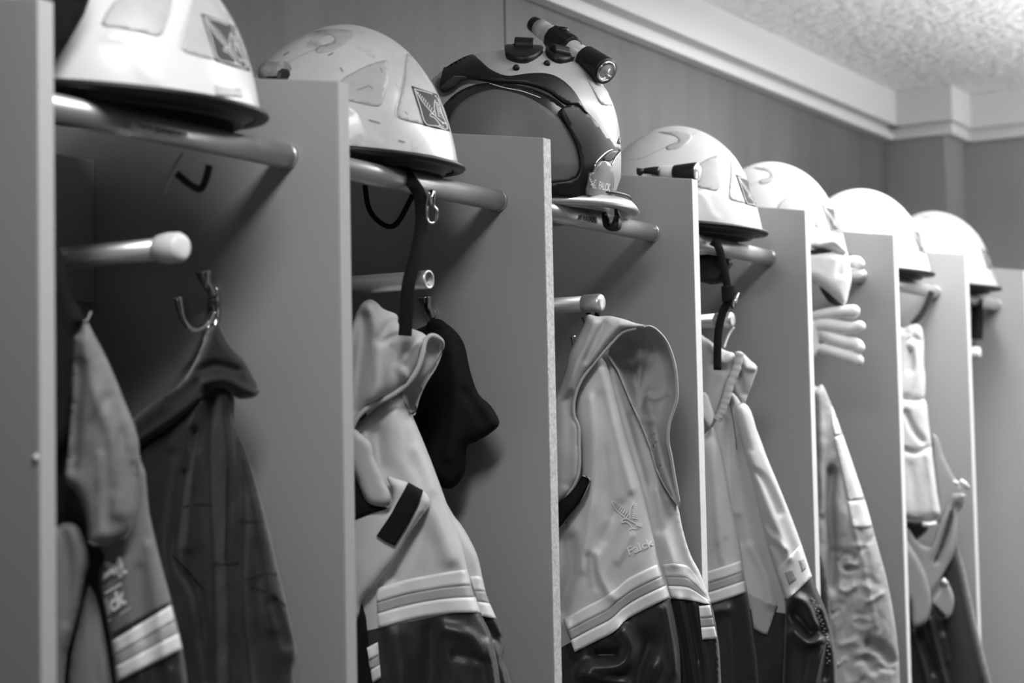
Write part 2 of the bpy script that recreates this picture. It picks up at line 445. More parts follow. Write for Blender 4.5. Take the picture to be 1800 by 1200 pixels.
# ================================================================== HELMETS
HZ = T-.037; TILT = .093
def helmet_grid(nu=192, nv=72):
    v, f = [], []
    for j in range(nv+1):
        s = j/nv
        for i in range(nu):
            th = 2*math.pi*i/nu; c, sn = math.cos(th), math.sin(th)       # c=1 -> front (-Y)
            z = .1525*math.sin(s*math.pi/2)
            k = max(0, 1-(z/.1525)**2.06)**.519
            fl = max(0, 1-z/.048)**1.4
            ledge = .0018/(1+math.exp((z-.050)*700))*max(0, c)
            rx = .1334*k + .003*fl; ry = .1255*k + (.0101 if c > 0 else .02)*abs(c)**1.6*fl + ledge
            z += .0035*math.exp(-((rx*sn)/.032)**4)*min(1, z/.10) if z > .05 else 0
            yl = -ry*c
            v.append((rx*sn, yl*math.cos(TILT)-z*math.sin(TILT), yl*math.sin(TILT)+z*math.cos(TILT)))
    for j in range(nv):
        for i in range(nu):
            i2 = (i+1) % nu
            f.append((j*nu+i, j*nu+i2, (j+1)*nu+i2, (j+1)*nu+i))
    return v, f, nu
HV, HF, HNU = helmet_grid()
HC = np.array([.63, .1596, HZ])
hw = [np.array(p)+HC for p in HV]
hb = surf(hw, HF)
helm = thing('fire_helmet', 'worn white fire helmet with dirt specks, eagle badge and chrome strap buckle', 'helmet', tuple(HC), 'white fire helmets')
shell = obj('shell', hw, HF, 'shell_worn', helm)
sm = shell.modifiers.new('t', 'SOLIDIFY'); sm.thickness = .003; sm.offset = -1
# moulded crease over the ear, on both sides
cr = np.array([hit(hb, x, y, 0) for x, y in resample([(598, 190), (612, 190), (624, 195), (632, 206), (639, 222), (647, 240), (662, 252)], 5)]) - HC
cr[:, 0] = abs(cr[:, 0])
hv = np.array(HV); q_ = hv.copy(); q_[:, 0] = abs(q_[:, 0])
dmin = np.min(np.linalg.norm(q_[:, None, :]-cr[None], axis=2), axis=1)
nrm_ = hv/np.linalg.norm(hv, axis=1)[:, None]
hv = hv + nrm_*(.0016*np.exp(-(dmin/.0055)**2))[:, None]
hw = [p+HC for p in hv]
for i, p in enumerate(hw): shell.data.vertices[i].co = Vector(p-HC)
hb = surf(hw, HF)
rim = np.array([hw[i] for i in range(0, HNU, 2)] + [hw[0]])
rc = (rim-HC)
def ring(sc, dz, add=0.):
    e = rc[:-1]*np.array([sc, sc, 1]); L = np.linalg.norm(e[:, :2], axis=1)[:, None]
    e = e+np.c_[e[:, :2]/L*add, np.zeros(len(e))]
    e[:, 2] = e[:, 2]*sc+dz
    return e+HC
def rings(lst):
    V, F = [], []; n = HNU//2
    for sc, dz, ad in lst: V += [tuple(p) for p in ring(sc, dz, ad)]
    for j in range(len(lst)-1):
        for i in range(n): F.append((j*n+i, j*n+(i+1) % n, (j+1)*n+(i+1) % n, (j+1)*n+i))
    return V, F
obj('brim_trim', *rings([(.985, .004, 0), (1, .0035, .0015), (1, .0015, .0075), (1, -.0015, .0085), (1, -.004, .006), (1, -.0045, 0), (.96, -.004, 0)]), 'black', helm, label='black rubber brim edge')
obj('liner', *rings([(.95, -.003, 0), (.90, -.005, 0), (.885, -.009, 0), (.875, -.0108, 0), (.85, -.0112, 0), (.82, -.0095, 0), (.78, -.004, 0), (.6, .02, 0), (.05, .035, 0)]), 'black', helm, label='black inner cup below the brim')
front_panel = [(715, 95), (712, 130), (706, 160), (698, 192), (699, 203), (706, 210), (745, 219), (790, 229), (786, 205), (776, 175), (760, 145), (744, 120), (728, 103)]
side_panel = [(601, 140), (620, 128), (645, 115), (675, 106), (683, 110), (683, 130), (680, 155), (672, 180), (664, 187), (645, 184), (608, 176), (585, 172)]
swoosh = [(552, 56), (575, 60), (588, 66), (584, 76), (565, 80), (554, 88), (560, 93), (580, 90), (600, 82), (618, 70), (624, 60), (618, 54), (600, 52), (575, 52)]
press('front_panel', front_panel, hb, 'panel', helm, .0006, 5, 2, .0006)
press('side_panel', side_panel, hb, 'panel', helm, .0006, 6, 2, .0006)
press('crown_panel', swoosh, hb, 'panel', helm, .0006, 5, 2, .0006)
# the same side panel on the far side
sp_ = [np.array(hit(hb, x, y, .0006)) for x, y in smooth_outline(side_panel, 2)]
pts, tris = cut(smooth_outline(side_panel, 2), 6)
obj('side_panel', [(2*HC[0]-p[0], p[1], p[2]) for p in [hit(hb, x, y, .0006) for x, y in pts]], tris, 'panel', helm)
BQ = [(723.5, 151), (768, 166), (791, 231), (746, 219.5)]
bd = press('badge', BQ, hb, 'badge', helm, .0018, 4, 0, .0008, label='dark badge with an eagle')
mq = quadmap(BQ)
lines('badge_border', [[tuple(mq(u, v)) for u, v in ((.08, .06), (.92, .06), (.93, .5), (.93, .94), (.5, .94), (.08, .94), (.08, .5), (.08, .06))]], 1.15, hb, 'line', bd, .0038, n=4)
lines('eagle_emblem', eagle_strokes(BQ), 1.05, hb, 'line', bd, .0038)
for seam in ([(472, 118), (500, 112), (530, 97), (565, 82), (600, 66), (640, 56)], [(712, 97), (710, 130), (702, 165), (694, 195), (697, 207)]):
    lines('shell_seam', [seam], 1.3, hb, 'panel', helm, .0005)

def copy_tree(o, parent=None):
    c = o.copy(); COL.objects.link(c); c.parent = parent
    for ch in list(o.children): copy_tree(ch, c)
    return c
hl = [(0, .21, .120, 'clean white fire helmet nearest the camera, eagle badge, black double rim, above the name label', 4, 'shell'),
      (3, 1.47, .139, 'clean white fire helmet with a small torch beside it and a dangling black chin strap', 2, 'shell'),
      (4, 1.89, .160, 'glaring white fire helmet above the white hood and gloves', -3, 'shell'),
      (5, 2.31, .151, 'glaring white fire helmet above the grey braces and folded cloth', 1, 'shell'),
      (6, 2.73, .144, 'farthest white fire helmet in the row, above the empty peg', 0, 'shell_worn')]
helmets = {1: helm}
for i, x, y, lab, rz, mm in hl:
    c = copy_tree(helm); c.location = (x, y, HZ); c.rotation_euler = (0, 0, math.radians(rz)); c['label'] = lab; helmets[i] = c
    if i == 0: c.location.z -= .004
    for ch in c.children:
        if ch.name.startswith('shell') and not ch.name.startswith('shell_seam') and mm == 'shell':
            ch.data = ch.data.copy(); ch.data.materials[0] = M['shell']
# scuffs on the worn helmet, a faded sticker on the nearest one, a screw in the first partition
for sc_ in ([(640, 154), (648, 151), (655, 156)], [(628, 158), (640, 154)], [(731, 141), (736, 150)], [(577, 97), (586, 92)], [(498, 97), (508, 91)], [(712, 196), (717, 202)], [(648, 210), (668, 216)], [(700, 246), (712, 250)], [(615, 262), (626, 258)], [(668, 118), (673, 128)], [(598, 118), (603, 126)]):
    lines('scuff_mark', [sc_], 2.2, hb, 'strap', helm, .0012, n=3)
h0 = helmets[0]; m0 = Matrix.LocRotScale(h0.location, h0.rotation_euler, h0.scale)
hb1 = surf([m0 @ Vector(p-HC) for p in hw], HF)
st_ = press('sticker', [(377, 149), (423, 156), (426, 172), (380, 167)], hb1, 'panel', None, .0008, 5, 0, .0006)
st_.data.transform(m0.inverted()); st_.parent = h0
p_ = at_x(63, 805, -.0185)
obj('screw_cap', *lathe(p_, (-1, 0, 0), [(0, .0035), (.001, .003)], 14), 'cap', bpy.data.objects['locker_partition'])

# chin straps and buckles: parts of the helmets they hang from
def strap(name, parent, pts3, wd, m='blackcloth', th=.0012):
    pts3 = resample([np.array(p) for p in pts3], 6)
    V, F = [], []
    n = len(pts3)
    r0 = np.array(_r0)
    tan = np.gradient(pts3, axis=0)
    for i, p in enumerate(pts3):
        side = np.cross(tan[i], _f); side = side/(np.linalg.norm(side)+1e-9)*wd/2
        V += [tuple(p+side), tuple(p-side)]
    for i in range(n-1): F.append((2*i, 2*i+1, 2*i+3, 2*i+2))
    # local space of a rotated, scaled parent
    mw = Matrix.LocRotScale(parent.location, parent.rotation_euler, parent.scale).inverted()
    V = [tuple(mw @ Vector(p)) for p in V]
    me = bpy.data.meshes.new(name); me.from_pydata(V, [], F); me.materials.append(M[m]); me.shade_smooth()
    o = bpy.data.objects.new(name, me); COL.objects.link(o); o.parent = parent
    s = o.modifiers.new('t', 'SOLIDIFY'); s.thickness = th*2; s.offset = 0
    return o
def attach(o, parent):
    """re-express a world-space mesh in the space of a helmet root"""
    mw = Matrix.LocRotScale(parent.location, parent.rotation_euler, parent.scale).inverted()
    o.data.transform(mw); o.parent = parent; return o
d2 = 2.02
strap('chin_strap', helm, [at_d(700, 292, 2.13), at_d(722, 318, 2.115), at_d(738, 345, 2.125), at_d(741, 395, 2.13), at_d(731, 450, 2.11), at_d(718, 500, 2.10), at_d(714, 560, 2.10), at_d(712, 590, 2.10)], .0145)
strap('harness', helm, [at_d(640, 300, 2.25), at_d(650, 370, 2.25), at_d(690, 398, 2.24), at_d(722, 350, 2.20), at_d(728, 330, 2.20)], .006)
b0 = obj('buckle', *tube_mesh(resample([at_d(755, 336, 2.125), at_d(763, 337, 2.125), at_d(762, 360, 2.125), at_d(768, 370, 2.125), at_d(765, 390, 2.125), at_d(752, 388, 2.125), at_d(750, 365, 2.125), at_d(752, 350, 2.125), at_d(755, 336, 2.125)], 3), .0014, 8), 'chrome')
attach(b0, helm)
b0 = obj('buckle', *tube_mesh([at_d(757, 334, 2.125), at_d(758, 362, 2.125)], .0035, 8, flat=.4), 'chrome'); attach(b0, helm)
h1 = helmets[0]
strap('chin_strap', h1, [at_d(322, 268, 1.80), at_d(300, 305, 1.80), at_d(288, 340, 1.80)], .002, 'strap')
strap('harness', h1, [at_d(310, 305, 1.84), at_d(335, 325, 1.84), at_d(352, 332, 1.84), at_d(362, 315, 1.84), at_d(368, 290, 1.84)], .007, 'charcoal')
h4 = helmets[3]
strap('chin_strap', h4, [at_d(1252, 425, 2.80), at_d(1262, 432, 2.78), at_d(1270, 460, 2.78), at_d(1278, 500, 2.78), at_d(1282, 525, 2.78), at_d(1270, 550, 2.78), at_d(1262, 590, 2.78), at_d(1261, 650, 2.78)], .0115)
strap('strap_slider', h4, [at_d(1279, 502, 2.774), at_d(1281, 530, 2.774)], .019)
strap('harness', h4, [at_d(1235, 492, 2.88), at_d(1255, 496, 2.88), at_d(1272, 480, 2.86), at_d(1278, 455, 2.84)], .006)
b0 = obj('buckle', *tube_mesh([at_d(1296, 514, 2.77), at_d(1291, 530, 2.768), at_d(1288, 542, 2.77)], .0035, 8, flat=.5), 'chrome'); attach(b0, h4)
c4 = cloth('ear_flap', [(1225, 448), (1285, 455), (1280, 475), (1268, 497), (1240, 497), (1225, 490)], vplane(1.44, .12), 'black', h4, .004, 10)
attach(c4, h4) if False else None
h6 = helmets[5]
strap('chin_strap', h6, [at_d(1638, 512, 3.60), at_d(1632, 530, 3.60), at_d(1620, 552, 3.60), at_d(1604, 570, 3.60)], .011, 'charcoal')
h7 = helmets[6]
strap('chin_strap', h7, [at_d(1716, 525, 3.98), at_d(1718, 560, 3.98), at_d(1717, 596, 3.98)], .024)

bk = thing('black_soft_cover', 'blurred black soft cover leaning on the back of the nearest helmet, top left corner', 'cover', tuple(at_d(110, 40, 1.60)))
cloth('cloth', [(60, 150), (97, 112), (112, 88), (130, 58), (148, 26), (160, -8), (166, -60), (60, -60), (20, 20)], vplane(.03, .12), 'blackcloth', bk, .012, 20, sm=1)
# ---- the visor helmet
C3 = np.array([1.05, .14, T-.062])
def ell(nu=96, nv=48, a=.150, b=.1356, H=.2234):
    v, f = [], []
    cy, sy = math.cos(.53), math.sin(.53)
    for j in range(nv+1):
        s = j/nv
        for i in range(nu):
            th = 2*math.pi*i/nu
            z = H*math.sin(s*math.pi/2); k = max(0, 1-(z/H)**3.7)**.466
            k *= 1-.10*max(0, 1-z/.05)
            px, py = b*k*math.sin(th), -a*k*math.cos(th)-.079*z
            v.append((1.023+px*cy-py*sy, .1715+px*sy+py*cy, C3[2]+z))
    for j in range(nv):
        for i in range(nu): f.append((j*nu+i, j*nu+(i+1) % nu, (j+1)*nu+(i+1) % nu, (j+1)*nu+i))
    return v, f
v3, f3 = ell()
b3 = surf(v3, f3)
vh = thing('visor_helmet', 'pale helmet with large tinted visor, black rubber seal and a torch strapped on top', 'helmet', tuple(C3))
o = obj('shell', v3, f3, mat('scuffed_cream_shell', .5, .35, mottle=.08, mscale=18, coat=.15), vh); s_ = o.modifiers.new('t', 'SOLIDIFY'); s_.thickness = .003; s_.offset = -1
def c3(pts): return [(740+x/2.8565, y/2.857) for x, y in pts]
visor_o = c3([(110, 540), (180, 470), (260, 432), (350, 418), (480, 428), (600, 465), (700, 520), (760, 600), (810, 720), (815, 860), (790, 925), (700, 960), (560, 975), (400, 985), (250, 980), (130, 900), (90, 750), (90, 620)])
press('visor_rim', visor_o, b3, 'visor', vh, .010, 7, 3, .003, label='upper glossy rim of the visor')
visor_i = c3([(170, 545), (260, 480), (350, 452), (420, 456), (510, 480), (600, 525), (690, 590), (760, 690), (797, 800), (790, 870), (750, 902), (660, 915), (520, 930), (380, 935), (260, 920), (180, 850), (140, 740), (140, 630)])
press('visor', visor_i, b3, mat('visor_sheet', .15, .45, mottle=.03, mscale=5, spec=.3), vh, .014, 7, 3, .002, label='large smooth grey tinted visor')
frame = c3([(700, 560), (740, 530), (785, 530), (815, 552), (870, 610), (930, 680), (985, 735), (992, 760), (940, 790), (890, 840), (860, 900), (842, 960), (835, 990), (740, 985), (640, 965), (520, 960), (520, 925), (600, 922), (690, 915), (755, 902), (790, 875), (800, 820), (785, 740), (750, 660)])
press('visor_frame', frame, b3, 'black', vh, .017, 6, 3, .006, label='black moulded frame of the visor')
seal = c3([(110, 385), (128, 330), (160, 285), (205, 262), (250, 272), (300, 312), (345, 352), (400, 380), (450, 388), (520, 378), (600, 374), (660, 384), (715, 415), (765, 465), (805, 530), (832, 572), (812, 560), (780, 528), (735, 525), (690, 495), (640, 458), (560, 428), (470, 415), (380, 410), (300, 400), (240, 392), (190, 402), (150, 440), (100, 460)])
press('rubber_seal', seal, b3, 'black', vh, .019, 5, 3, .006, label='wavy black rubber seal')
lip = c3([(95, 388), (150, 384), (205, 384), (232, 390), (195, 402), (165, 428), (140, 445), (98, 452), (70, 430)])
press('brow_flap', lip, b3, 'charcoal', vh, .023, 4, 2, .002, label='folded grey flap')
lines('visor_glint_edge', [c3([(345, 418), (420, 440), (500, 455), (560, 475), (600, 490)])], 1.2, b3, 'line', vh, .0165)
side = c3([(840, 400), (900, 420), (945, 440), (985, 500), (1000, 530), (960, 532), (910, 525), (885, 490), (860, 440)])
press('side_panel', side, b3, 'panel', vh, .0012, 5, 2, .001)
bq3 = c3([(1010, 640), (1026, 620), (1028, 730), (985, 720)])
bdg = press('badge', bq3, b3, 'badge', vh, .002, 3, 0, .001)
for pts in ([(465, 208), (500, 206), (560, 212), (572, 220), (575, 240), (612, 256), (600, 275), (560, 300), (520, 312), (470, 305), (430, 290), (422, 262), (430, 242), (452, 236)],
            [(625, 245), (660, 235), (700, 240), (740, 265), (765, 290), (760, 305), (700, 315), (660, 300), (630, 275)]):
    press('torch_mount', c3(pts), b3, 'black', vh, .004, 4, 2, .012, label='black rubber torch clip')
for (x0, y0), (x1, y1), r_ in (((468, 238), (566, 243), .0105), ((655, 268), (735, 285), .010)):
    p0, p1 = (hit(b3, *c3([q_])[0], .004) for q_ in ((x0, y0+12), (x1, y1+12)))
    bevel(obj('torch_mount', *tube_mesh([p0+_u*.006, p1+_u*.006], r_, 8, flat=1.1), 'black', vh, smooth=False, label='black rubber torch clip'), .002)
for x, y in ((478, 341), (633, 319)):
    c = hit(b3, *c3([(x, y)])[0], .0)
    obj('rivet', *lathe(c, CAM-c, [(0, .0045), (.003, .0045), (.005, .003)], 14), 'black', vh)
# lower ring, silver on the outside
a_ = np.linspace(math.radians(-150), math.radians(60), 60)
V, F = [], []
for j, (rs, z) in enumerate([(.118, .020), (.125, .018), (.130, .012), (.134, .005), (.129, .0025), (.118, .003)]):
    for a in a_: V.append((C3[0]+rs*math.sin(a), C3[1]-rs*1.0*math.cos(a)-.004, C3[2]+z-.0025))
for j in range(5):
    for i in range(59): F.append((j*60+i, j*60+i+1, (j+1)*60+i+1, (j+1)*60+i))
obj('lower_ring', V, F, 'steel', vh, label='silver ring round the helmet opening')
a_ = np.linspace(math.radians(-150), math.radians(62), 60)
tube('edge_seal', [(C3[0]+.121*math.sin(a), C3[1]-.121*math.cos(a)-.004, C3[2]+.021) for a in a_], .0026, 'black', vh, sides=8)
# name plate at the side, with emblem
pq = [(1037, 302), (1076, 311), (1070, 357), (1030, 343)]
plate_o = [(1043, 303), (1048, 290), (1056, 283), (1066, 285), (1073, 295), (1076, 311), (1074, 335), (1070, 354), (1050, 349), (1031, 342), (1034, 322), (1037, 304)]
sp = press('side_plate', plate_o, b3, mat('satin_plate', .26, .35, .2), vh, .024, 4, 2, .005, label='satin silver side plate with eagle and lettering')
lines('eagle_emblem', eagle_strokes([(1035, 309), (1050, 312), (1048, 334), (1032, 329)], True), 1.3, b3, 'line', sp, .031)
text_on('FALCK', [(1054, 318), (1074, 323), (1072, 337), (1052, 332)], b3, 'line', sp, .040, bold=.03)
loop = resample([hit(b3, x, y, .022) for x, y in ((1045, 300), (1047, 287), (1058, 274), (1072, 264), (1086, 263), (1089, 268), (1080, 280), (1075, 296), (1078, 315), (1077, 330))], 4)
tube('wire_bail', loop, .0012, 'chrome', vh, sides=8)
press('hinge_cover', [(1058, 281), (1066, 270), (1078, 264), (1086, 267), (1080, 276), (1072, 283), (1064, 284)], b3, 'black', vh, .02, 3, 2, .004)
ck = cloth('chin_cup', [(1058, 375), (1065, 372), (1070, 382), (1074, 392), (1080, 378), (1078, 350), (1086, 352), (1086, 372), (1092, 385), (1092, 400), (1085, 406), (1070, 405), (1060, 396)], vplane(1.10, .0), 'black', vh, .008, 8, lift=.02)
# torch on top of the visor helmet
A = at_d(936, 41, 2.60); B = at_d(1066, 126, 2.485); ax = B-A; Lx = np.linalg.norm(ax)
tt = thing('torch', 'angle torch with pale barrel and black head strapped on top of the visor helmet', 'torch', tuple(A))
obj('tail_cap', *lathe(A, ax, [(0, .008), (.002, .0105), (.016, .0115)]), 'black', tt)
obj('barrel', *lathe(A, ax, [(.016, .0122), (.03, .0128), (.032, .0122), (.036, .0122), (.038, .0130), (Lx-.045, .0128)]), 'torchbody', tt)
obj('head', *lathe(A, ax, [(Lx-.050, .0135), (Lx-.046, .0170), (Lx-.004, .0182), (Lx-.001, .0175)], 32), 'black', tt)
obj('bezel', *tube_mesh([A+ax/Lx*(Lx)+0.0150*(math.cos(t)*np.cross(ax/Lx, (0, 0, 1))+math.sin(t)*np.cross(ax/Lx, np.cross(ax/Lx, (0, 0, 1)))) for t in np.linspace(0, 2*math.pi, 40)], .0014, 8, caps=False), 'chrome', tt)
obj('lens', *lathe(A, ax, [(Lx-.002, .0145), (Lx-.0008, .0140), (Lx+.0005, .004), (Lx+.003, .0012)], 32), 'lens', tt)
cs = A+ax/Lx*.050
bevel(obj('clamp', *lathe(cs, ax, [(0, .0155), (.001, .0178), (.042, .0178), (.043, .0155)], 10), 'black', tt, smooth=False), .001)
up = _u
obj('switch', *lathe(cs+ax/Lx*.022+up*.0145, up, [(0, .008), (.006, .007), (.007, .004)], 14), 'black', tt)
tube('clamp_screw', [cs+ax/Lx*.012+up*.017, cs+ax/Lx*.020+up*.018], .0018, 'chrome', tt, sides=8)
tube('spring_clip', resample([cs+ax/Lx*.035+up*.019, cs+ax/Lx*.050+up*.0205, cs+ax/Lx*.062+up*.017, cs+ax/Lx*.066+up*.012], 4), .0012, 'chrome', tt, sides=8)

# torch beside the fourth helmet and the light on the second
A = at_d(1150, 303, 2.79); B = at_d(1226, 303, 2.755); ax = B-A; Lx = np.linalg.norm(ax)
tt = thing('torch', 'small torch with black tapered head lying over a partition top beside the clean helmet', 'torch', tuple(A))
obj('barrel', *lathe(A, ax, [(0, .0095), (.004, .0102), (Lx-.036, .0102)]), 'torchbody', tt)
obj('head', *lathe(A, ax, [(Lx-.036, .0108), (Lx-.030, .0115), (Lx-.003, .0148), (Lx, .0142)], 28), 'black', tt)
obj('lens', *lathe(A, ax, [(Lx-.001, .0135), (Lx+.0006, .0125), (Lx+.0012, .003)], 28), 'lens', tt)
cs = at_d(1122, 303, 2.765)
tube('clip', resample([cs, at_d(1130, 301, 2.765), at_d(1142, 300, 2.76), at_d(1158, 301, 2.755)], 4), [.0075, .004, .005, .007], 'black', tt, sides=10)
tube('clip', [at_d(1125, 297, 2.76), at_d(1126, 306, 2.76)], .0055, 'black', tt, sides=10)
h2p = hit(hb, 490, 125, .004)
tt = thing('torch', 'stubby worn torch end clipped to the side of the worn scratched helmet', 'torch', tuple(h2p))
a2 = hit(hb, 466, 131, .008); c2 = hit(hb, 512, 128, .012)
obj('barrel', *lathe(a2+_u*.001, c2-a2, [(0, .0105), (.002, .0125), (.014, .0130), (.016, .0122), (.032, .0122)], 20), mat('scuffed_grey_plastic', .28, .5, mottle=.4, mscale=70), tt)
obj('bracket', *lathe(a2-_u*.006+(c2-a2)*.1, c2-a2, [(0, .008), (.001, .0115), (.028, .0115), (.030, .008)], 10), 'black', tt, smooth=False)

# name labels stuck to the rails
def rail_label(px, txt, i, lab):
    q = np.array(px, float)
    V = []; n = 8
    y0 = .064-.0150
    t = thing('name_label', lab, 'label', tuple(at_y(*q.mean(0), y0)), 'name labels')
    mp = quadmap(q)
    pts = [at_y(*mp(u/n, v), y0) for v in (0, 1) for u in range(n+1)]
    sh = obj('paper', pts, [(u, u+1, n+2+u, n+1+u) for u in range(n)], 'paper', t)
    sh.modifiers.new('t', 'SOLIDIFY').thickness = .0004
    bb = surf(pts, [(u, u+1, n+2+u, n+1+u) for u in range(n)])
    mq = quadmap([mp(.16, .22), mp(.86, .22), mp(.86, .85), mp(.16, .85)])
    text_on(txt, [mp(.10, .12), mp(.90, .12), mp(.90, .9), mp(.10, .9)], bb, 'ink', t, .0014, bold=.02)
rail_label([(231, 214), (329, 233), (328, 246), (230, 228)], 'TWTI JEANETT', 0, 'paper name label on the rail below the nearest helmet')
rail_label([(1022, 377), (1051, 381), (1050, 394), (1022, 388)], 'BRIAN', 2, 'small paper name label on the rail below the visor helmet')

# ================================================================== CLOTHES
HI = 1450
def stripes(parent, TL, TR, BR, BL, bv, curve_t=None, curve_b=None, off=.0025, n=8):
    """silver - yellow - silver tape between two edge curves"""
    t = resample(curve_t, 4) if curve_t else np.array([TL, TR], float)
    b = resample(curve_b, 4) if curve_b else np.array([BL, BR], float)
    def rs(c, k):
        L = np.r_[0, np.cumsum(np.hypot(*np.diff(c, axis=0).T))]; s = np.linspace(0, L[-1], k)
        return np.stack([np.interp(s, L, c[:, 0]), np.interp(s, L, c[:, 1])], 1)
    k = max(6, int(np.hypot(*(t[-1]-t[0]))/5)); t, b = rs(t, k), rs(b, k)
    for a0, a1, mm, nm in ((0, .36, 'reflect', 'reflective_stripe'), (.36, .64, 'tapemid', 'centre_stripe'), (.64, 1, 'reflect', 'reflective_stripe')):
        rows = 4; V, F = [], []
        for j in range(rows+1):
            s = a0+(a1-a0)*j/rows
            for i in range(k):
                p = t[i]*(1-s)+b[i]*s; V.append(hit(bv, p[0], p[1], off+(.0004 if mm == 'reflect' else 0)))
        for j in range(rows):
            for i in range(k-1): F.append((j*k+i, j*k+i+1, (j+1)*k+i+1, (j+1)*k+i))
        o = obj(nm, V, F, mm, parent); o.modifiers.new('t', 'SOLIDIFY').thickness = .0006

# ---- bay 1, front: high-visibility jacket, half hidden by the first partition
pl = vplane(.17, .12)
ja = thing('high_visibility_jacket', 'orange-grey reflective jacket in the nearest bay with a long hanging collar tongue', 'jacket', (.19, .10, 1.45), 'high-visibility jackets')
cloth('lining_dim', [(60, 600), (128, 590), (150, 700), (244, 800), (262, 900), (283, 990), (303, 1065), (322, 1140), (335, 1260), (345, HI), (70, HI), (60, 900)], pl, 'black', ja, .010, 30, lift=-.03)
bod = [(150, 760), (244, 800), (262, 900), (283, 990), (303, 1063), (321, 1140), (335, 1260), (342, HI), (205, HI), (203, 1200), (190, 1100), (174, 1010), (183, 975), (150, 900)]
fo = [([(262, 960), (275, 1060), (290, 1160)], 9, .004), ([(245, 1000), (250, 1120)], 8, -.003), ([(215, 960), (225, 1060), (250, 1200)], 14, .004), ([(300, 1180), (310, 1300)], 10, .004)]
def split_y(o, ycurve, below):
    """cut an outline with a line y = a + b x and keep one side"""
    a, b = ycurve; out = []
    o = [tuple(map(float, p)) for p in o]
    g = lambda p: (p[1]-(a+b*p[0]))*(1 if below else -1)
    for p, q in zip(o, o[1:]+o[:1]):
        if g(p) >= 0: out.append(p)
        if (g(p) >= 0) != (g(q) >= 0):
            t = g(p)/(g(p)-g(q)); out.append((p[0]+t*(q[0]-p[0]), p[1]+t*(q[1]-p[1])))
    return out
def two_tone(name_up, name_lo, o, line, pl, mu, ml, parent, **k):
    """one garment surface in two fabrics, parted along the line y = a + b x; the tape covers the seam"""
    so = [tuple(p) for p in smooth_outline(o, 3)]
    for nm, mm, bl in ((name_up, mu, False), (name_lo, ml, True)):
        cloth(nm, split_y(so, line, bl), pl, mm, parent, ref=so, sm=0, **k)
two_tone('front_panel', 'lower_panel', bod, (1220, -.55), pl, 'hivis_dim', 'darkfab', ja, th=.012, wd=30, folds=fo, seed=3)
cloth('front_panel', [(60, 930), (97, 925), (112, 918), (135, 922), (150, 950), (159, 985), (151, 1015), (140, 1065), (126, 1120), (113, 1190), (108, HI), (60, HI)], pl, 'hivis_dim', ja, .014, 22, folds=[([(112, 940), (120, 1010), (118, 1090)], 10, -.004)], lift=.01)
cloth('inner_panel', [(150, 1030), (163, 1035), (178, 1085), (194, 1180), (203, 1260), (205, HI), (112, HI), (118, 1200), (133, 1110)], pl, 'hivis_dim', ja, .008, 24, folds=[([(165, 1060), (170, 1200)], 8, -.003)], lift=-.008)
col = [(151, 563), (164, 585), (182, 618), (202, 662), (222, 712), (238, 752), (245, 790), (243, 850), (238, 900), (226, 938), (203, 954), (176, 960), (156, 955), (152, 920), (145, 890), (131, 862), (113, 843), (118, 800), (122, 740), (126, 680), (128, 600), (138, 585)]
cf = [([(150, 600), (165, 680), (200, 780), (205, 900)], 14, .006), ([(140, 640), (135, 720), (128, 820)], 10, -.008), ([(185, 700), (150, 770), (135, 800)], 9, -.004), ([(215, 760), (200, 860)], 9, -.003), ([(175, 800), (178, 940)], 7, .003)]
cloth('collar', col, pl, 'lining_dim', ja, .014, 26, folds=cf, lift=.026, seed=8, noise=.0016, label='long paler collar tongue')
cp = resample([(243, 800), (242, 850), (237, 898), (225, 937), (202, 952), (176, 957), (157, 952)], 5)
bva = surf_of(ja.name)
tube('piping', [hit(bva, p[0], p[1], .001) for p in cp], .0016, 'lining_dim', ja, sides=8)
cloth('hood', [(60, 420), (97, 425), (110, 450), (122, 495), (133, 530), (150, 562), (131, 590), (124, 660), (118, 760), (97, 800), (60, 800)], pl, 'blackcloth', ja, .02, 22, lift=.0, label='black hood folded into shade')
tube('hanging_loop', resample([at_d(142, 552, 1.765), at_d(150, 566, 1.76), at_d(160, 548, 1.765)], 5), .0012, 'strap', ja, sides=8)
stripes(ja, (196, 1127), (301, 1063), (321, 1140), (206, 1197), bva)
lines('eagle_emblem', eagle_strokes([(176, 985), (212, 968), (226, 1010), (186, 1030)]), 2.2, bva, 'line', ja, .003)
press('eagle_print', [(182, 1008), (196, 997), (200, 1004), (190, 1014), (180, 1022)], bva, 'line', ja, .003, 4, 1)
text_on('Ick', [(183, 1052), (217, 1030), (224, 1058), (190, 1082)], bva, 'line', ja, .0032, bold=.05)
lines('underline', [[(184, 1043), (214, 1025)], [(191, 1091), (229, 1068)]], 2.4, bva, 'line', ja, .003)

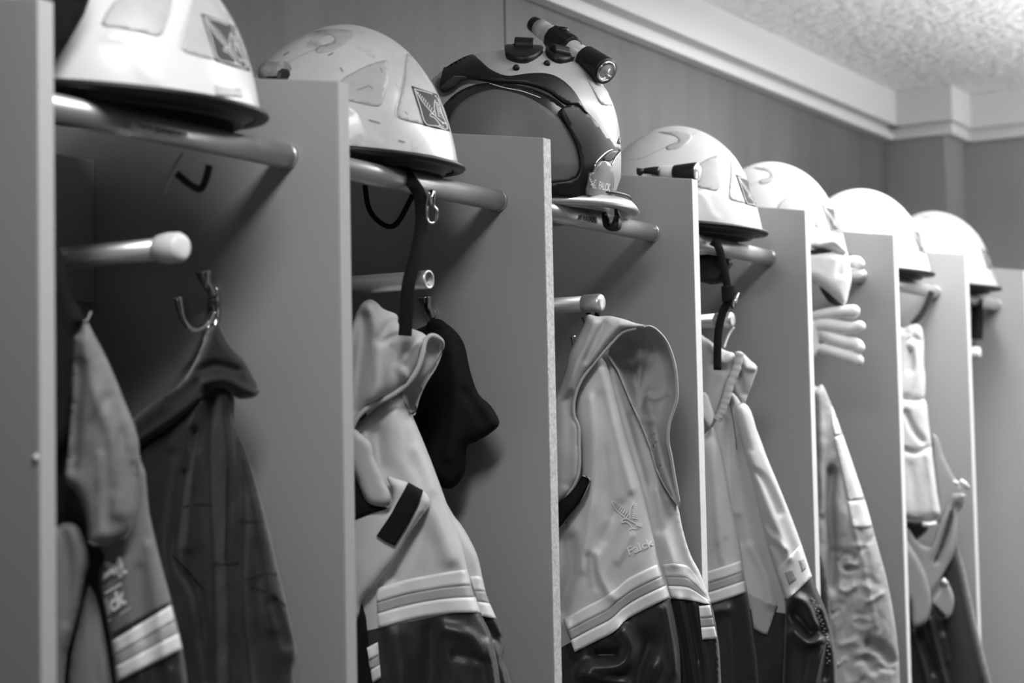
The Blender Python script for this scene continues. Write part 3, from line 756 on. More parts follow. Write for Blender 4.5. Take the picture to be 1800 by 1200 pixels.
# ---- bay 1, back right: charcoal jacket on the hook
plb = (np.array([.350, 0, 0]), np.array([-1., 0, 0]))
jb = thing('charcoal_jacket', 'charcoal zip jacket hanging from the chrome hook against the partition', 'jacket', (.355, .15, 1.5))
bo = [(372, 640), (400, 665), (412, 700), (411, 735), (421, 765), (437, 805), (452, 855), (470, 918), (486, 990), (501, 1050), (514, 1110), (522, 1150), (517, 1185), (524, 1260), (532, HI), (240, HI), (215, 1100), (205, 900), (205, 800), (240, 760), (300, 715), (345, 670)]
bf = [([(372, 700), (366, 800), (375, 1000), (380, 1200)], 11, -.011), ([(395, 700), (402, 820), (400, 990), (405, 1200)], 12, .009), ([(415, 760), (428, 880), (425, 1050), (440, 1200)], 8, -.007),
      ([(340, 760), (322, 860), (310, 980), (345, 1050), (365, 1200)], 9, -.007), ([(345, 800), (335, 900), (330, 960)], 11, .006), ([(300, 800), (285, 900), (280, 1000)], 12, -.006), ([(450, 880), (468, 1000), (480, 1100)], 16, .008), ([(480, 1060), (505, 1130)], 10, -.006),
      ([(352, 705), (335, 760), (325, 820)], 6, .006)]
cloth('body', bo, plb, 'charcoal', jb, .020, 34, folds=bf, seed=5, noise=.0022, sp=6, back=.8)
hd = [(366, 580), (376, 571), (386, 570), (394, 586), (407, 610), (430, 634), (447, 662), (456, 680), (449, 697), (420, 701), (404, 690), (384, 683), (362, 700), (322, 735), (275, 768), (236, 797), (200, 800), (205, 770), (232, 738), (270, 706), (314, 677), (340, 641), (357, 602)]
cloth('yoke', hd, plb, 'charcoal', jb, .022, 18, folds=[([(350, 650), (380, 640), (420, 650)], 7, -.007), ([(360, 672), (400, 668), (440, 690)], 7, .009), ([(300, 705), (345, 672)], 10, -.006), ([(250, 770), (310, 730), (350, 700)], 7, .006)], lift=.008, sp=5, seed=9, noise=.001, back=.5)
tube('hanging_loop', resample([at_x(357, 602, .345), at_x(362, 585, .346), at_x(368, 570, .35), at_x(375, 563, .36)], 4), .0012, 'chrome', jb, sides=8)
bvb = surf_of(jb.name)
lines('seam', [[(420, 913), (452, 917), (470, 912)], [(375, 990), (398, 992), (420, 988)], [(432, 1018), (470, 1008), (492, 1010)], [(322, 890), (355, 886), (372, 886)], [(303, 975), (330, 1003), (358, 1035)], [(400, 820), (398, 920), (396, 985)], [(440, 1030), (480, 1045), (505, 1065)]], 1.6, bvb, 'black', jb, .0012)

# ---- bay 2: jacket with black hook-and-loop patch
pl2 = vplane(.63, .17)
jc = thing('high_visibility_jacket', 'grey reflective jacket with a drooping piped hood and black fastener patch on its flap', 'jacket', (.68, .10, 1.4), 'high-visibility jackets')
slv = [(780, 880), (797, 905), (816, 930), (838, 973), (847, 1010), (856, 1047), (870, 1080), (882, 1108), (886, 1140), (884, 1160), (896, 1190), (907, 1260), (915, HI), (800, HI), (780, 1100), (760, 900)]
two_tone('sleeve', 'lower_sleeve', slv, (935, .165), pl2, 'hivis', 'darkfab', jc, th=.016, wd=26, folds=[([(832, 960), (850, 1050)], 8, .004), ([(850, 1100), (880, 1130)], 10, -.010), ([(865, 1130), (880, 1180), (890, 1250)], 8, .008), ([(880, 1090), (884, 1130)], 5, .004)], lift=-.022, seed=12, noise=.002)
bc = [(640, 735), (706, 688), (727, 735), (750, 790), (771, 845), (795, 912), (812, 960), (821, 1000), (830, 1040), (845, 1078), (862, 1112), (872, 1150), (880, 1200), (886, 1260), (890, HI), (590, HI), (585, 900), (600, 780)]
fc = [([(690, 720), (700, 800), (760, 900), (790, 980)], 16, .008), ([(742, 890), (715, 960), (690, 1010)], 11, -.010), ([(730, 790), (760, 860)], 10, .005), ([(660, 760), (668, 820)], 12, -.012), ([(755, 800), (800, 930), (815, 1000)], 8, .005),
      ([(780, 1105), (825, 1118), (850, 1150)], 12, .008), ([(700, 1120), (710, 1250)], 22, .006), ([(760, 1110), (755, 1250)], 16, -.007), ([(800, 1150), (850, 1160)], 8, -.004), ([(858, 1130), (868, 1200)], 7, .008)]
two_tone('body', 'lower_panel', bc, (1240, -.205), pl2, 'hivis', 'darkfab', jc, th=.022, wd=42, folds=fc, seed=14, noise=.0018, sp=6)
cloth('front_edge', [(632, 1052), (660, 1028), (665, 1100), (669, 1200), (680, 1300), (655, 1300), (645, 1180)], pl2, 'hivis', jc, .006, 14, lift=.012)
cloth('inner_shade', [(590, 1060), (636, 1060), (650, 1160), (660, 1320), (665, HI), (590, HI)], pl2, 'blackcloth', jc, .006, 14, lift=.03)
flap = [(590, 850), (640, 880), (680, 893), (690, 865), (680, 838), (700, 842), (718, 848), (744, 862), (756, 882), (743, 905), (716, 942), (690, 988), (658, 1032), (636, 1056), (628, 1090), (600, 1110), (585, 1000)]
cloth('storm_flap', flap, pl2, 'hivis', jc, .010, 20, lift=.036, folds=[([(690, 985), (740, 900)], 7, .003)], seed=15, label='wide front flap')
cloth('throat_tab', [(590, 760), (617, 750), (640, 768), (653, 780), (656, 800), (664, 818), (678, 850), (687, 872), (684, 888), (668, 890), (645, 882), (632, 856), (616, 815), (595, 800)], pl2, 'lining', jc, .008, 12, lift=.052, seed=16)
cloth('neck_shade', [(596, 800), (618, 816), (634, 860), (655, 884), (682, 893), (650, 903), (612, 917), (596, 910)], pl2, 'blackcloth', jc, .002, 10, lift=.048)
ho = [(575, 770), (590, 650), (615, 580), (633, 537), (650, 526), (664, 533), (674, 543), (698, 553), (701, 570), (723, 577), (750, 590), (744, 612), (738, 640), (724, 663), (703, 685), (663, 707), (640, 723), (620, 750), (600, 770)]
hf = [([(650, 540), (662, 590), (665, 660), (660, 700)], 14, .012), ([(690, 560), (665, 600), (700, 590), (745, 592)], 7, -.006), ([(640, 560), (630, 640), (620, 720)], 13, -.014), ([(735, 600), (718, 620), (706, 645), (715, 665)], 9, .010), ([(690, 610), (705, 640)], 6, -.005)]
cloth('hood', ho, pl2, 'lining', jc, .024, 26, folds=hf, lift=.030, seed=17, sp=5, noise=.0012)
cloth('hood_lining', [(746, 592), (770, 590), (779, 600), (777, 622), (766, 648), (750, 673), (737, 702), (729, 730), (716, 716), (706, 690), (724, 663), (738, 640), (743, 612)], pl2, 'lining', jc, -.030, 12, lift=.014, back=-1.2, folds=[([(765, 605), (752, 640), (735, 680)], 6, -.004)])
bvc = surf_of(jc.name)
pp = resample([(776, 612), (777, 601), (768, 592), (757, 590), (747, 600), (741, 628), (731, 654), (712, 678), (685, 697), (655, 711), (633, 728), (619, 752), (608, 780)], 4)
_c, _s = on_plane(pp, pl2)
tube('piping', CAM+_c*(_s-np.interp(np.linspace(0, 1, len(pp)), [0, .15, .4, 1], [.012, .034, .046, .044]))[:, None], .0028, 'lining', jc, sides=10)
press('fastener_patch', [(717, 849), (743, 863), (736, 885), (715, 925), (694, 959), (678, 952), (662, 941), (690, 900)], bvc, 'blackcloth', jc, .0025, 5, 1, .003, label='black hook-and-loop patch')
stripes(jc, 0, 0, 0, 0, bvc, [(661, 1034), (700, 1022), (745, 1012), (785, 1005), (821, 1001)], [(665, 1103), (705, 1092), (747, 1083), (795, 1077), (845, 1076)])
stripes(jc, 0, 0, 0, 0, bvc, [(826, 1013), (838, 1012), (849, 1014)], [(847, 1082), (860, 1085), (873, 1086)])
stripes(jc, (645, 1138), (664, 1128), (670, 1190), (655, 1200), bvc)

# black knitted garment on the hook in bay 2
plk = (np.array([.775, 0, 0]), np.array([-1., 0, 0]))
jk = thing('black_hooded_top', 'soft black top bunched on the hook beside the piped hood jacket', 'top', (.78, .16, 1.65))
cloth('body', [(748, 572), (765, 564), (790, 572), (815, 602), (826, 650), (841, 692), (862, 712), (878, 742), (864, 760), (838, 776), (820, 786), (817, 830), (795, 858), (768, 850), (720, 800), (690, 700), (700, 620), (725, 585)], plk, 'blackcloth', jk, .022, 26, folds=[([(790, 620), (800, 700), (790, 800)], 12, .008), ([(820, 690), (850, 740)], 9, -.006)], seed=21)
cloth('collar', [(752, 566), (770, 560), (786, 572), (780, 600), (762, 606), (748, 590)], plk, 'blackcloth', jk, .008, 8, lift=.012)

# jacket hidden at the very left of bay 2 with pale tag lettering
jt = thing('black_coat', 'black coat with small pale tag lettering, glimpsed behind the second partition edge', 'coat', (.60, .2, 1.6))
cloth('body', [(520, 560), (600, 560), (628, 585), (640, 700), (640, 800), (520, 800)], vplane(.64, .26), 'blackcloth', jt, .008, 20)
bvt = surf_of(jt.name)
press('tag_print', [(616, 594), (626, 594), (625, 606), (620, 610), (619, 618), (615, 618)], bvt, 'strap', jt, .002, 4, 0)
press('tag_print', [(615, 640), (626, 634), (625, 656), (622, 664), (624, 680), (616, 680)], bvt, 'strap', jt, .002, 4, 0)

# ---- bay 3: jacket with the wide open hood
pl3 = vplane(1.05, .055)
je = thing('high_visibility_jacket', 'grey reflective jacket with a wide open hood, embroidered eagle and lettering', 'jacket', (1.09, .02, 1.4), 'high-visibility jackets')
sl3 = [(1060, 625), (1088, 650), (1108, 700), (1128, 745), (1145, 788), (1166, 848), (1190, 885), (1200, 930), (1214, 975), (1229, 1003), (1245, 1045), (1250, 1060), (1262, 1120), (1266, 1160), (1270, 1260), (1275, HI), (1120, HI), (1100, 1000), (1060, 800)]
f3_ = [([(1075, 640), (1105, 760), (1140, 880), (1170, 990)], 7, .004), ([(1112, 730), (1140, 830), (1160, 930)], 8, -.008), ([(1152, 860), (1165, 930), (1182, 990)], 8, .010), ([(1180, 890), (1195, 960), (1215, 1010)], 8, -.006), ([(1195, 1050), (1210, 1130), (1225, 1220)], 6, .007), ([(1180, 1060), (1200, 1150), (1205, 1250)], 7, -.006), ([(1222, 1060), (1238, 1150), (1245, 1260)], 7, .006), ([(1210, 1060), (1228, 1160)], 4, -.005)]
two_tone('sleeve', 'lower_sleeve', sl3, (960, .078), pl3, 'hivis', 'darkfab', je, th=.014, wd=22, folds=f3_, lift=-.02, seed=31, sp=5, noise=.001)
cloth('cuff_edge', [(1226, 1062), (1249, 1060), (1262, 1122), (1266, 1200), (1268, 1300), (1240, 1300), (1234, 1180)], pl3, 'darkfab', je, .004, 8, lift=-.008)
b3o = [(1046, 632), (1066, 640), (1082, 700), (1106, 790), (1126, 852), (1146, 930), (1159, 990), (1169, 1022), (1178, 1052), (1190, 1108), (1196, 1160), (1197, 1260), (1200, HI), (940, HI), (945, 1080), (960, 1000), (985, 930), (1005, 890), (1020, 850), (1018, 780), (1010, 700)]
fb3 = [([(1040, 700), (1045, 800), (1040, 900), (1025, 1000)], 9, .005), ([(1060, 650), (1085, 760), (1110, 860)], 8, .006), ([(1052, 700), (1065, 850), (1075, 900)], 12, -.005), ([(1092, 885), (1068, 930), (1062, 950)], 7, -.004), ([(1050, 975), (1055, 1010), (1075, 1050)], 7, .010), ([(1035, 980), (1045, 1030)], 8, -.006),
       ([(1000, 950), (1000, 1010), (985, 1070)], 12, -.014), ([(1110, 940), (1085, 985)], 6, .004), ([(1095, 1110), (1108, 1140), (1090, 1170), (1040, 1175)], 14, .022), ([(1050, 1150), (1085, 1150)], 9, -.016), ([(1140, 1130), (1120, 1180), (1130, 1250)], 18, -.012), ([(1170, 1070), (1190, 1180)], 10, .007), ([(1150, 1170), (1130, 1220)], 8, .010), ([(1025, 1185), (1060, 1195), (1100, 1200)], 8, .016), ([(1000, 1100), (1012, 1150)], 6, .008)]
two_tone('body', 'lower_panel', b3o, (1690, -.56), pl3, 'hivis', 'darkfab', je, th=.022, wd=36, folds=fb3, lift=.004, seed=33, sp=5, noise=.0016)
h3o = [(1033, 553), (1050, 556), (1072, 555), (1098, 561), (1118, 568), (1141, 573), (1120, 577), (1094, 584), (1074, 604), (1050, 631), (1023, 666), (1010, 699), (1009, 729), (1017, 750), (1018, 780), (1018, 822), (1009, 853), (985, 884), (955, 900), (950, 740), (978, 690), (992, 655), (999, 624), (1014, 594), (1026, 572)]
cloth('hood', h3o, pl3, 'lining', je, .016, 16, folds=[([(1045, 565), (1035, 600), (1015, 640), (1003, 680)], 7, .007), ([(1062, 568), (1045, 600), (1030, 635)], 5, -.006), ([(1090, 568), (1062, 600), (1035, 640)], 5, .005), ([(1000, 700), (1003, 780), (998, 850)], 8, -.006)], lift=.030, seed=35, sp=4, noise=.0012)
h3i = [(1094, 583), (1120, 576), (1141, 573), (1158, 583), (1174, 603), (1185, 633), (1190, 666), (1191, 698), (1186, 718), (1177, 745), (1175, 775), (1180, 800), (1187, 842), (1195, 888), (1184, 880), (1166, 852), (1152, 822), (1143, 790), (1126, 746), (1106, 702), (1085, 652), (1068, 625), (1076, 602)]
cloth('hood_lining', h3i, pl3, 'lining', je, -.060, 26, back=-1.12, folds=[([(1123, 590), (1125, 640), (1122, 700)], 6, .006), ([(1150, 610), (1135, 650), (1125, 690)], 6, -.004), ([(1100, 600), (1115, 660), (1120, 700)], 6, -.005), ([(1130, 690), (1150, 700), (1175, 690)], 5, .005), ([(1130, 700), (1126, 730), (1145, 740)], 6, .008), ([(1140, 690), (1150, 760), (1160, 820)], 8, -.006)], lift=.004, seed=36, sp=4, noise=.0015, label='shaded inner side of the hood')
for nm, pth, dd in (('piping', [(1094, 583), (1118, 577), (1141, 574), (1158, 584), (1173, 604), (1184, 634), (1189, 666), (1190, 698), (1185, 717), (1176, 745), (1174, 775), (1179, 800), (1186, 842), (1194, 886)], 2.515), ('piping', [(1118, 577), (1094, 584), (1074, 604), (1050, 631), (1023, 666), (1010, 699), (1009, 729), (1017, 750), (1018, 780), (1018, 822), (1009, 853), (985, 884)], 2.49)):
    c, nn = pl3; pts = resample(pth, 4); d, s = on_plane(pts, pl3)
    off = -.016 if nm and dd > 2.5 else .034
    tube(nm, CAM+d*(s-off-.002)[:, None], .0022, 'lining', je, sides=8)
bve = surf_of(je.name)
cloth('throat_strap', [(978, 890), (1000, 868), (1012, 855), (1024, 835), (1036, 842), (1030, 862), (1018, 884), (1000, 906), (985, 925), (970, 935)], pl3, 'blackcloth', je, .003, 8, lift=.040, label='black strap under the hood')
lines('piping', [[(1024, 835), (1037, 842), (1031, 862), (1018, 886), (1000, 908), (986, 927)]], 2.2, surf_of(je.name), 'lining', je, .003)
stripes(je, 0, 0, 0, 0, bve, [(990, 1088), (1025, 1068), (1060, 1050), (1085, 1032), (1103, 1017), (1130, 1003), (1159, 990)], [(1010, 1146), (1045, 1128), (1080, 1110), (1097, 1092), (1112, 1082), (1145, 1065), (1177, 1050)], n=14)
stripes(je, 0, 0, 0, 0, bve, [(1164, 992), (1190, 991), (1208, 994), (1222, 1010), (1240, 1040)], [(1180, 1051), (1200, 1053), (1222, 1056), (1236, 1060), (1248, 1061)])
stripes(je, (1229, 1065), (1248, 1063), (1261, 1122), (1235, 1124), bve)
lines('eagle_emblem', eagle_strokes([(1066, 872), (1122, 868), (1132, 932), (1072, 940)]), 2.1, bve, 'line', je, .003)
text_on('Falck', [(1101, 961), (1146, 944), (1151, 957), (1106, 976)], bve, 'line', je, .003, bold=.012)
tube('hanging_loop', resample([at_y(1034, 552, .075), at_y(1037, 535, .075), at_y(1045, 520, .075), at_y(1050, 530, .075), at_y(1050, 556, .06)], 5), .0035, 'blackcloth', je, sides=8)

# ---- bay 4: jacket with two sleeves towards the viewer
pl4 = vplane(1.47, .055)
jf = thing('high_visibility_jacket', 'pale reflective jacket with turned-back ribbed collar and two banded sleeves', 'jacket', (1.50, .02, 1.4), 'high-visibility jackets')
bf_ = [(1262, 735), (1285, 690), (1306, 708), (1315, 715), (1326, 745), (1336, 770), (1350, 810), (1368, 870), (1380, 950), (1392, 1040), (1405, 1120), (1410, HI), (1215, HI), (1215, 760)]
two_tone('body', 'lower_panel', bf_, (905, .125), pl4, 'hivis', 'darkfab', jf, th=.014, wd=26, folds=[([(1275, 740), (1290, 850), (1300, 950)], 7, -.006), ([(1295, 760), (1285, 840), (1295, 900)], 8, .006), ([(1320, 960), (1345, 1010), (1355, 1060)], 8, .006)], lift=-.012, seed=41, sp=5)
s4 = [(1215, 790), (1240, 760), (1253, 747), (1262, 775), (1271, 802), (1285, 880), (1300, 950), (1307, 1000), (1314, 1042), (1325, 1120), (1333, 1200), (1340, HI), (1215, HI)]
two_tone('sleeve', 'lower_sleeve', s4, (1345, -.24), pl4, 'hivis', 'darkfab', jf, th=.020, wd=34, folds=[([(1255, 780), (1262, 900), (1268, 980)], 9, .004), ([(1262, 960), (1262, 985)], 4, -.003), ([(1275, 950), (1278, 985)], 4, -.003), ([(1250, 1075), (1280, 1070)], 8, .006), ([(1285, 1080), (1290, 1200)], 9, .004)], lift=.006, seed=42, sp=5)
s5 = [(1290, 720), (1306, 708), (1320, 722), (1333, 765), (1350, 808), (1371, 858), (1391, 908), (1409, 957), (1427, 1012), (1436, 1035), (1448, 1062), (1460, 1100), (1468, 1140), (1472, 1200), (1476, HI), (1375, HI), (1378, 1150), (1380, 1060), (1364, 1003), (1350, 960), (1335, 900), (1322, 840), (1305, 780)]
f5 = [([(1317, 800), (1345, 880), (1375, 950), (1385, 980)], 7, .009), ([(1320, 825), (1342, 842), (1362, 880), (1370, 900)], 6, -.009), ([(1330, 905), (1345, 922), (1358, 935)], 6, -.008), ([(1340, 920), (1362, 945), (1380, 965)], 5, .008), ([(1345, 950), (1365, 965), (1375, 985)], 5, -.006), ([(1345, 790), (1380, 880), (1405, 950)], 8, .004),
      ([(1395, 1050), (1415, 1060), (1432, 1095)], 9, .014), ([(1400, 1080), (1425, 1110)], 12, -.014), ([(1395, 1110), (1420, 1130), (1450, 1125), (1440, 1160), (1430, 1200)], 8, .016), ([(1445, 1070), (1462, 1130), (1468, 1200)], 6, .007), ([(1438, 1080), (1452, 1130), (1448, 1190)], 6, -.009)]
two_tone('sleeve', 'lower_sleeve', s5, (2155, -.80), pl4, 'hivis', 'darkfab', jf, th=.024, wd=32, folds=f5, lift=.016, seed=43, sp=4)
cloth('collar', [(1215, 590), (1238, 592), (1258, 606), (1276, 616), (1292, 623), (1290, 650), (1280, 680), (1271, 708), (1261, 735), (1247, 755), (1215, 765)], pl4, 'lining', jf, .010, 14, lift=.022, folds=[([(1250, 600), (1268, 635), (1285, 628)], 6, .006), ([(1255, 640), (1275, 650)], 6, -.005)], seed=44, sp=4)
cloth('collar', [(1290, 622), (1299, 617), (1306, 620), (1319, 633), (1331, 645), (1326, 665), (1316, 690), (1307, 712), (1296, 698), (1284, 682), (1288, 655)], pl4, 'lining', jf, .010, 10, lift=.010, folds=[([(1305, 625), (1312, 645), (1328, 648)], 4, .006), ([(1300, 660), (1305, 690)], 6, -.008)], seed=45, sp=3.5)
rb = resample([(1300, 620), (1295, 645), (1284, 672), (1276, 700), (1268, 722), (1260, 738)], 8)
d, s = on_plane(rb, pl4)
tube('ribbed_edge', CAM+d*(s-.034)[:, None], [.006+.0012*(k % 2) for k in range(24)], 'lining', jf, sides=10)
cloth('lapel', [(1215, 690), (1240, 690), (1250, 712), (1256, 735), (1247, 752), (1236, 735), (1225, 720)], pl4, 'reflect', jf, .003, 8, lift=.036, sp=4)
bvf = surf_of(jf.name)
stripes(jf, 0, 0, 0, 0, bvf, [(1225, 1010), (1250, 1002), (1276, 994), (1302, 985)], [(1225, 1066), (1252, 1060), (1284, 1050), (1313, 1040)])
bsl = press('reflective_band', [(1363, 1001), (1385, 980), (1408, 957), (1417, 984), (1427, 1013), (1406, 1034), (1384, 1053), (1373, 1028)], bvf, 'reflect', jf, .0025, 5, 0)
for q in ([(1379, 1006), (1392, 999), (1400, 1018), (1387, 1028)], [(1404, 985), (1412, 980), (1419, 997), (1410, 1005)]):
    press('tape_square', q, bvf, 'tapemid', bsl, .0034, 4, 0)
press('centre_band', [(1316, 1041), (1340, 1052), (1366, 1064), (1358, 1090), (1349, 1116), (1335, 1110), (1325, 1104)], bvf, 'tapemid', jf, .0025, 5, 0)
lines('seam', [[(1366, 1065), (1358, 1090), (1349, 1116)], [(1281, 695), (1290, 745), (1295, 790)]], 1.4, bvf, 'black', jf, .003)
zt = resample([(1428, 1052), (1438, 1078), (1447, 1100), (1455, 1130), (1456, 1165)], 6)
V, F = [], []
for k, p in enumerate(zt[::1]):
    c = hit(bvf, p[0]+(1.5 if k % 2 else -1.5), p[1], .002); v, f = box(c[0]-.0015, c[0]+.0015, c[1]-.0015, c[1]+.0015, c[2]-.001, c[2]+.001)
    F += [tuple(len(V)+i for i in t) for t in f]; V += v
obj('zip_teeth', V, F, 'strap', jf, smooth=False, kind='stuff')
tube('hanging_loop', resample([at_y(1290, 575, .060), at_y(1280, 590, .065), at_y(1272, 612, .062)], 5), .002, 'lining', jf, sides=8)

# ---- bay 5: quilted jacket, white hood cloth, gloves
pl5 = vplane(1.89, .05)
jq = thing('quilted_jacket', 'pale crumpled quilted jacket with blank white shoulder panels', 'jacket', (1.93, .03, 1.35))
qo = [(1415, 690), (1436, 680), (1446, 676), (1457, 700), (1470, 732), (1481, 762), (1500, 820), (1519, 874), (1534, 926), (1546, 970), (1560, 1022), (1571, 1080), (1579, 1140), (1582, 1200), (1590, HI), (1400, HI), (1400, 900)]
rq = random.Random(5); fq = [([(1462, 830), (1458, 900), (1464, 960), (1462, 1030)], 9, -.022), ([(1440, 690), (1443, 760), (1446, 900)], 7, .010)]
for k in range(34):
    x = rq.uniform(1455, 1560); y = rq.uniform(960, 1220)
    if x > 1500+(y-850)*.22: x -= 40
    fq.append(([(x-12, y+rq.uniform(-12, 12)), (x, y+rq.uniform(-4, 4)), (x+14, y+rq.uniform(-14, 14))], rq.uniform(3, 6), rq.uniform(-.007, .006)))
fq += [([(1530, 1130), (1550, 1140), (1565, 1160)], 9, -.02), ([(1525, 1160), (1535, 1175)], 8, -.012), ([(1490, 1000), (1520, 960), (1540, 940)], 3, -.004), ([(1500, 920), (1520, 1000), (1540, 1100)], 4, .004)]
cloth('body', qo, pl5, 'quilt', jq, .022, 34, folds=fq, seed=51, sp=4, noise=.002, nscale=20)
bvq = surf_of(jq.name)
for q in ([(1462, 714), (1470, 732), (1477, 757), (1477, 763), (1467, 765), (1463, 745)], [(1467, 768), (1481, 765), (1500, 820), (1518, 874), (1505, 878), (1492, 880), (1480, 825)], [(1490, 881), (1520, 880), (1533, 925), (1516, 928), (1500, 926)]):
    press('white_panel', q, bvq, 'reflect', jq, .002, 5, 0, .0015, label='blank white reflective panel')
cloth('sleeve_edge', [(1436, 980), (1446, 985), (1455, 1020), (1460, 1080), (1466, 1140), (1474, 1200), (1480, 1320), (1455, 1320), (1445, 1150), (1430, 1050)], pl5, 'charcoal', jq, .008, 10, lift=.03, seed=52)
wh = thing('white_flash_hood', 'white cloth hood slumped on the rail end above the pale glove', 'hood', (1.88, .06, 1.82))
plw = vplane(1.89, .03)
wo = [(1400, 425), (1425, 415), (1445, 408), (1464, 410), (1478, 414), (1482, 430), (1490, 445), (1494, 468), (1497, 490), (1492, 515), (1485, 536), (1470, 526), (1450, 509), (1428, 497), (1400, 490)]
cloth('cloth', wo, plw, 'glove', wh, .026, 22, lift=.035, folds=[([(1430, 440), (1455, 440), (1482, 446)], 6, -.016), ([(1440, 432), (1465, 424), (1485, 440)], 5, .008), ([(1478, 455), (1475, 480)], 6, -.006)], sp=4, seed=53)
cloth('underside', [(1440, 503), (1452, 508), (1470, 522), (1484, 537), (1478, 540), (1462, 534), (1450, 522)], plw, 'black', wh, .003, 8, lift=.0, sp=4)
# second glove tips above and the four-fingered glove
def glove(name, label, fingers, palm, depth, group):
    """fingers: list of (px path, radii in px)"""
    k = depth/FPX
    c = at_d(*palm[0], depth)
    t = thing(name, label, 'glove', tuple(c), group)
    V, F = [], []
    for path, rad in fingers:
        p = resample(path, 6); n = len(p); z = np.linspace(.012, -.004, n)
        pts = [at_d(x, y, depth+zz) for (x, y), zz in zip(p, z)]
        rr = np.interp(np.linspace(0, 1, n), np.linspace(0, 1, len(rad)), rad)*k*1.22
        # round fingertip
        e = (pts[-1]-pts[-2]); e /= np.linalg.norm(e)
        for a in (.35, .65, .88, .98): pts.append(pts[n-1]+e*rr[n-1]*a); rr = np.append(rr, rr[n-1]*math.sqrt(1-a*a))
        v, f = tube_mesh(np.array(pts), list(rr), 14)
        tan = np.gradient(np.array(pts), axis=0)
        F += [tuple(len(V)+i for i in q) for q in f]; V += v
    if len(palm) > 2:
        o_ = smooth_outline(palm, 3); pts, tris = cut(o_, 4)
        dd = polydist(pts, o_); q = np.clip(dd/16, 0, 1); h = .013*np.sqrt(np.clip(1-(1-q)**2, 0, 1))
        dr = np.array([ray(*p) for p in pts]); fr = CAM+dr*(depth+.012-h)[:, None]; bk = CAM+dr*(depth+.012+h+.001)[:, None]
        b = len(V); V += list(fr)+list(bk); n = len(pts)
        F += [tuple(b+i for i in tr) for tr in tris] + [tuple(b+n+i for i in tr[::-1]) for tr in tris]
        # close the rim
        from collections import Counter
        ec = Counter(tuple(sorted((tr[i], tr[(i+1) % 3]))) for tr in tris for i in range(3))
        for (i, j), cnt in ec.items():
            if cnt == 1: F.append((b+i, b+j, b+n+j, b+n+i))
    o = obj('leather', V, F, 'glove', t)
    r = o.modifiers.new('r', 'REMESH'); r.mode = 'VOXEL'; r.voxel_size = .0016; r.use_smooth_shade = True
    s2 = o.modifiers.new('s', 'SMOOTH'); s2.factor = .5; s2.iterations = 4
    return t
glove('work_glove', 'pale leather work glove with four fingers pointing out over the peg', [
    ([(1428, 556), (1450, 551), (1475, 548), (1500, 547)], [7, 8, 9, 10]),
    ([(1435, 572), (1455, 571), (1480, 575), (1498, 576), (1511, 574)], [9, 11, 10, 8.5, 9]),
    ([(1442, 583), (1460, 594), (1485, 602), (1503, 605), (1510, 611)], [8, 10, 10, 10, 9]),
    ([(1442, 612), (1460, 617), (1485, 625), (1500, 629), (1508, 633)], [8, 9, 10, 10, 9])],
    [(1400, 556), (1420, 556), (1436, 568), (1440, 590), (1440, 618), (1428, 632), (1400, 636)], 3.17, 'work gloves')
cloth_g = glove('work_glove', 'short pale glove fingertips beside the white hood', [
    ([(1478, 462), (1490, 460), (1505, 459), (1511, 464)], [8, 8, 8, 8]), ([(1485, 476), (1498, 482), (1511, 482)], [7, 7, 6.5])],
    [(1474, 456), (1484, 456), (1492, 464), (1493, 476), (1484, 484), (1474, 484)], 3.20, 'work gloves')

# ---- bay 6: folded pale cloths, braces, trousers
pl6 = vplane(2.31, .06)
bt = thing('folded_cloth', 'pale folded cloth draped over the peg above the grey braces', 'cloth', (2.31, .05, 1.75))
cloth('upper_fold', [(1560, 580), (1587, 576), (1600, 571), (1613, 570), (1621, 579), (1624, 602), (1624, 640), (1627, 668), (1624, 702), (1608, 703), (1560, 700)], pl6, 'paleknit', bt, .012, 14, folds=[([(1600, 590), (1612, 640), (1595, 690)], 5, .006), ([(1603, 600), (1600, 650)], 6, -.008), ([(1590, 582), (1618, 600)], 4, -.004)], sp=4, seed=61)
cloth('lower_fold', [(1560, 702), (1590, 700), (1608, 703), (1627, 704), (1632, 740), (1637, 780), (1643, 830), (1649, 875), (1653, 903), (1643, 911), (1620, 915), (1592, 912), (1560, 910)], pl6, 'paleknit', bt, .016, 18, folds=[([(1592, 725), (1606, 755), (1622, 775)], 5, -.010), ([(1590, 790), (1610, 795), (1632, 785)], 4, -.008), ([(1630, 800), (1640, 860), (1645, 900)], 5, .005), ([(1600, 820), (1610, 900)], 8, -.003)], lift=.004, sp=4, seed=62)
tr = thing('work_trousers', 'dark work trousers with grey looped braces hanging below the folded cloth', 'trousers', (2.36, .02, 1.35))
pl6b = vplane(2.37, .02)
cloth('leg', [(1655, 960), (1676, 952), (1685, 962), (1694, 992), (1705, 1042), (1717, 1098), (1730, 1150), (1744, 1205), (1760, 1290), (1775, HI), (1680, HI), (1668, 1200), (1655, 1080)], pl6b, 'charcoal', tr, .024, 32, folds=[([(1682, 980), (1705, 1080), (1730, 1190)], 8, .006)], sp=5, seed=63)
cloth('leg', [(1560, 920), (1600, 925), (1640, 1060), (1672, 1080), (1690, 1200), (1700, HI), (1560, HI)], pl6b, 'darkfab', tr, .016, 30, folds=[([(1635, 1090), (1650, 1150), (1662, 1200)], 5, .012), ([(1605, 1110), (1620, 1160), (1635, 1220)], 4, .010), ([(1620, 1120), (1640, 1180)], 6, -.010), ([(1660, 1120), (1668, 1160)], 8, .008)], sp=4, seed=64, lift=-.004)
cloth('waistband', [(1560, 915), (1600, 915), (1628, 918), (1632, 930), (1616, 945), (1600, 955), (1560, 960)], pl6b, 'charcoal', tr, .006, 10, sp=4, lift=.006)
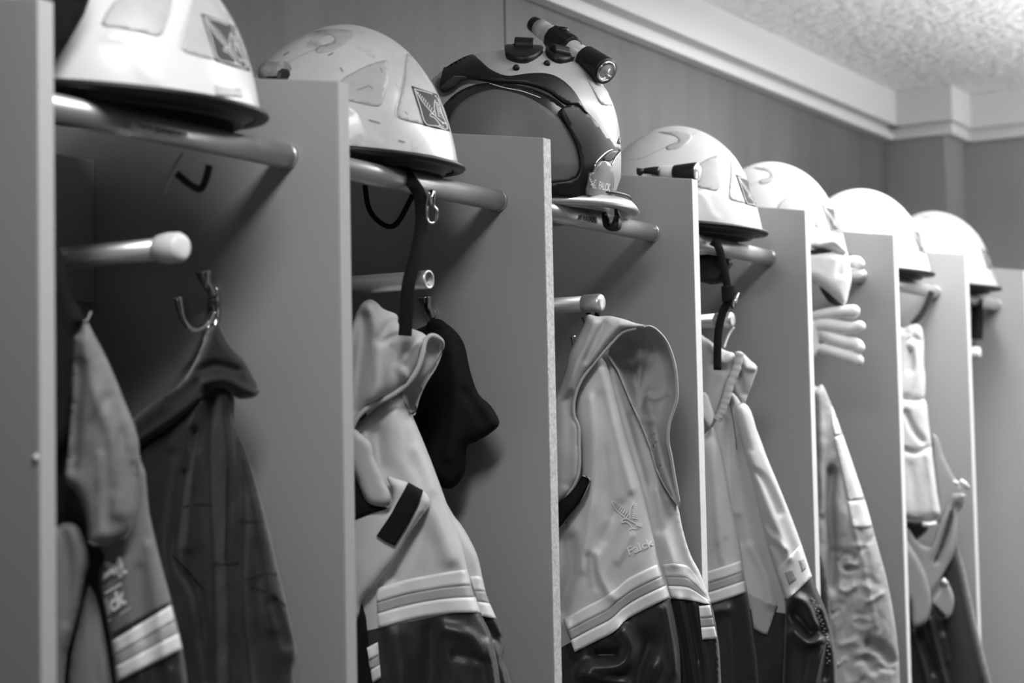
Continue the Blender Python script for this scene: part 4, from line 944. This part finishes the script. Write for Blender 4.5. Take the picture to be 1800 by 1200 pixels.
cloth('brace_strap', [(1592, 925), (1612, 950), (1634, 960), (1650, 925), (1668, 880), (1676, 868), (1696, 868), (1692, 890), (1684, 904), (1683, 945), (1676, 975), (1662, 1002), (1644, 1035), (1622, 1060), (1606, 1020), (1592, 980)], pl6b, 'strap', tr, .004, 10, lift=.028, folds=[([(1682, 890), (1665, 930), (1645, 985)], 6, -.006)], sp=4, seed=65)
cloth('brace_strap', [(1638, 765), (1650, 772), (1658, 800), (1676, 836), (1690, 860), (1678, 885), (1664, 905), (1640, 925), (1648, 880), (1642, 830)], pl6b, 'strap', tr, .003, 8, lift=.012, sp=4, seed=66)
cloth('strap_gap', [(1668, 900), (1678, 893), (1676, 915), (1664, 950), (1648, 980), (1641, 990), (1652, 955)], pl6b, 'charcoal', tr, .002, 6, lift=.040, sp=4)
cloth('brace_loop', [(1585, 945), (1602, 962), (1624, 1000), (1636, 1040), (1638, 1070), (1628, 1094), (1608, 1103), (1602, 1090), (1600, 1060), (1588, 1030)], pl6b, 'strap', tr, .005, 10, lift=.042, sp=4, seed=67)
cloth('brace_loop', [(1638, 1056), (1650, 1038), (1660, 1022), (1668, 1026), (1677, 1050), (1675, 1074), (1666, 1087), (1652, 1086), (1642, 1072)], pl6b, 'strap', tr, .005, 8, lift=.040, sp=3.5, seed=68)
cloth('loop_gap', [(1641, 1060), (1650, 1066), (1663, 1080), (1658, 1085), (1648, 1079)], pl6b, 'black', tr, .001, 4, lift=.047, sp=3)
for pts in ([(1676, 846), (1684, 850)], [(1688, 844), (1696, 850), (1702, 858)], [(1622, 921), (1634, 922), (1646, 919)], [(1657, 1018), (1664, 1026)]):
    c, s = on_plane(np.array(pts, float), pl6b); tube('clasp', CAM+c*(s-.046)[:, None], .0045, 'cap', tr, sides=10, label='white metal clasp')
tube('wire_loop', CAM+(lambda r: r[0]*(r[1]-.044)[:, None])(on_plane(resample([(1676, 867), (1690, 870), (1700, 868), (1701, 858)], 4), pl6b)), .001, 'chrome', tr, sides=6)
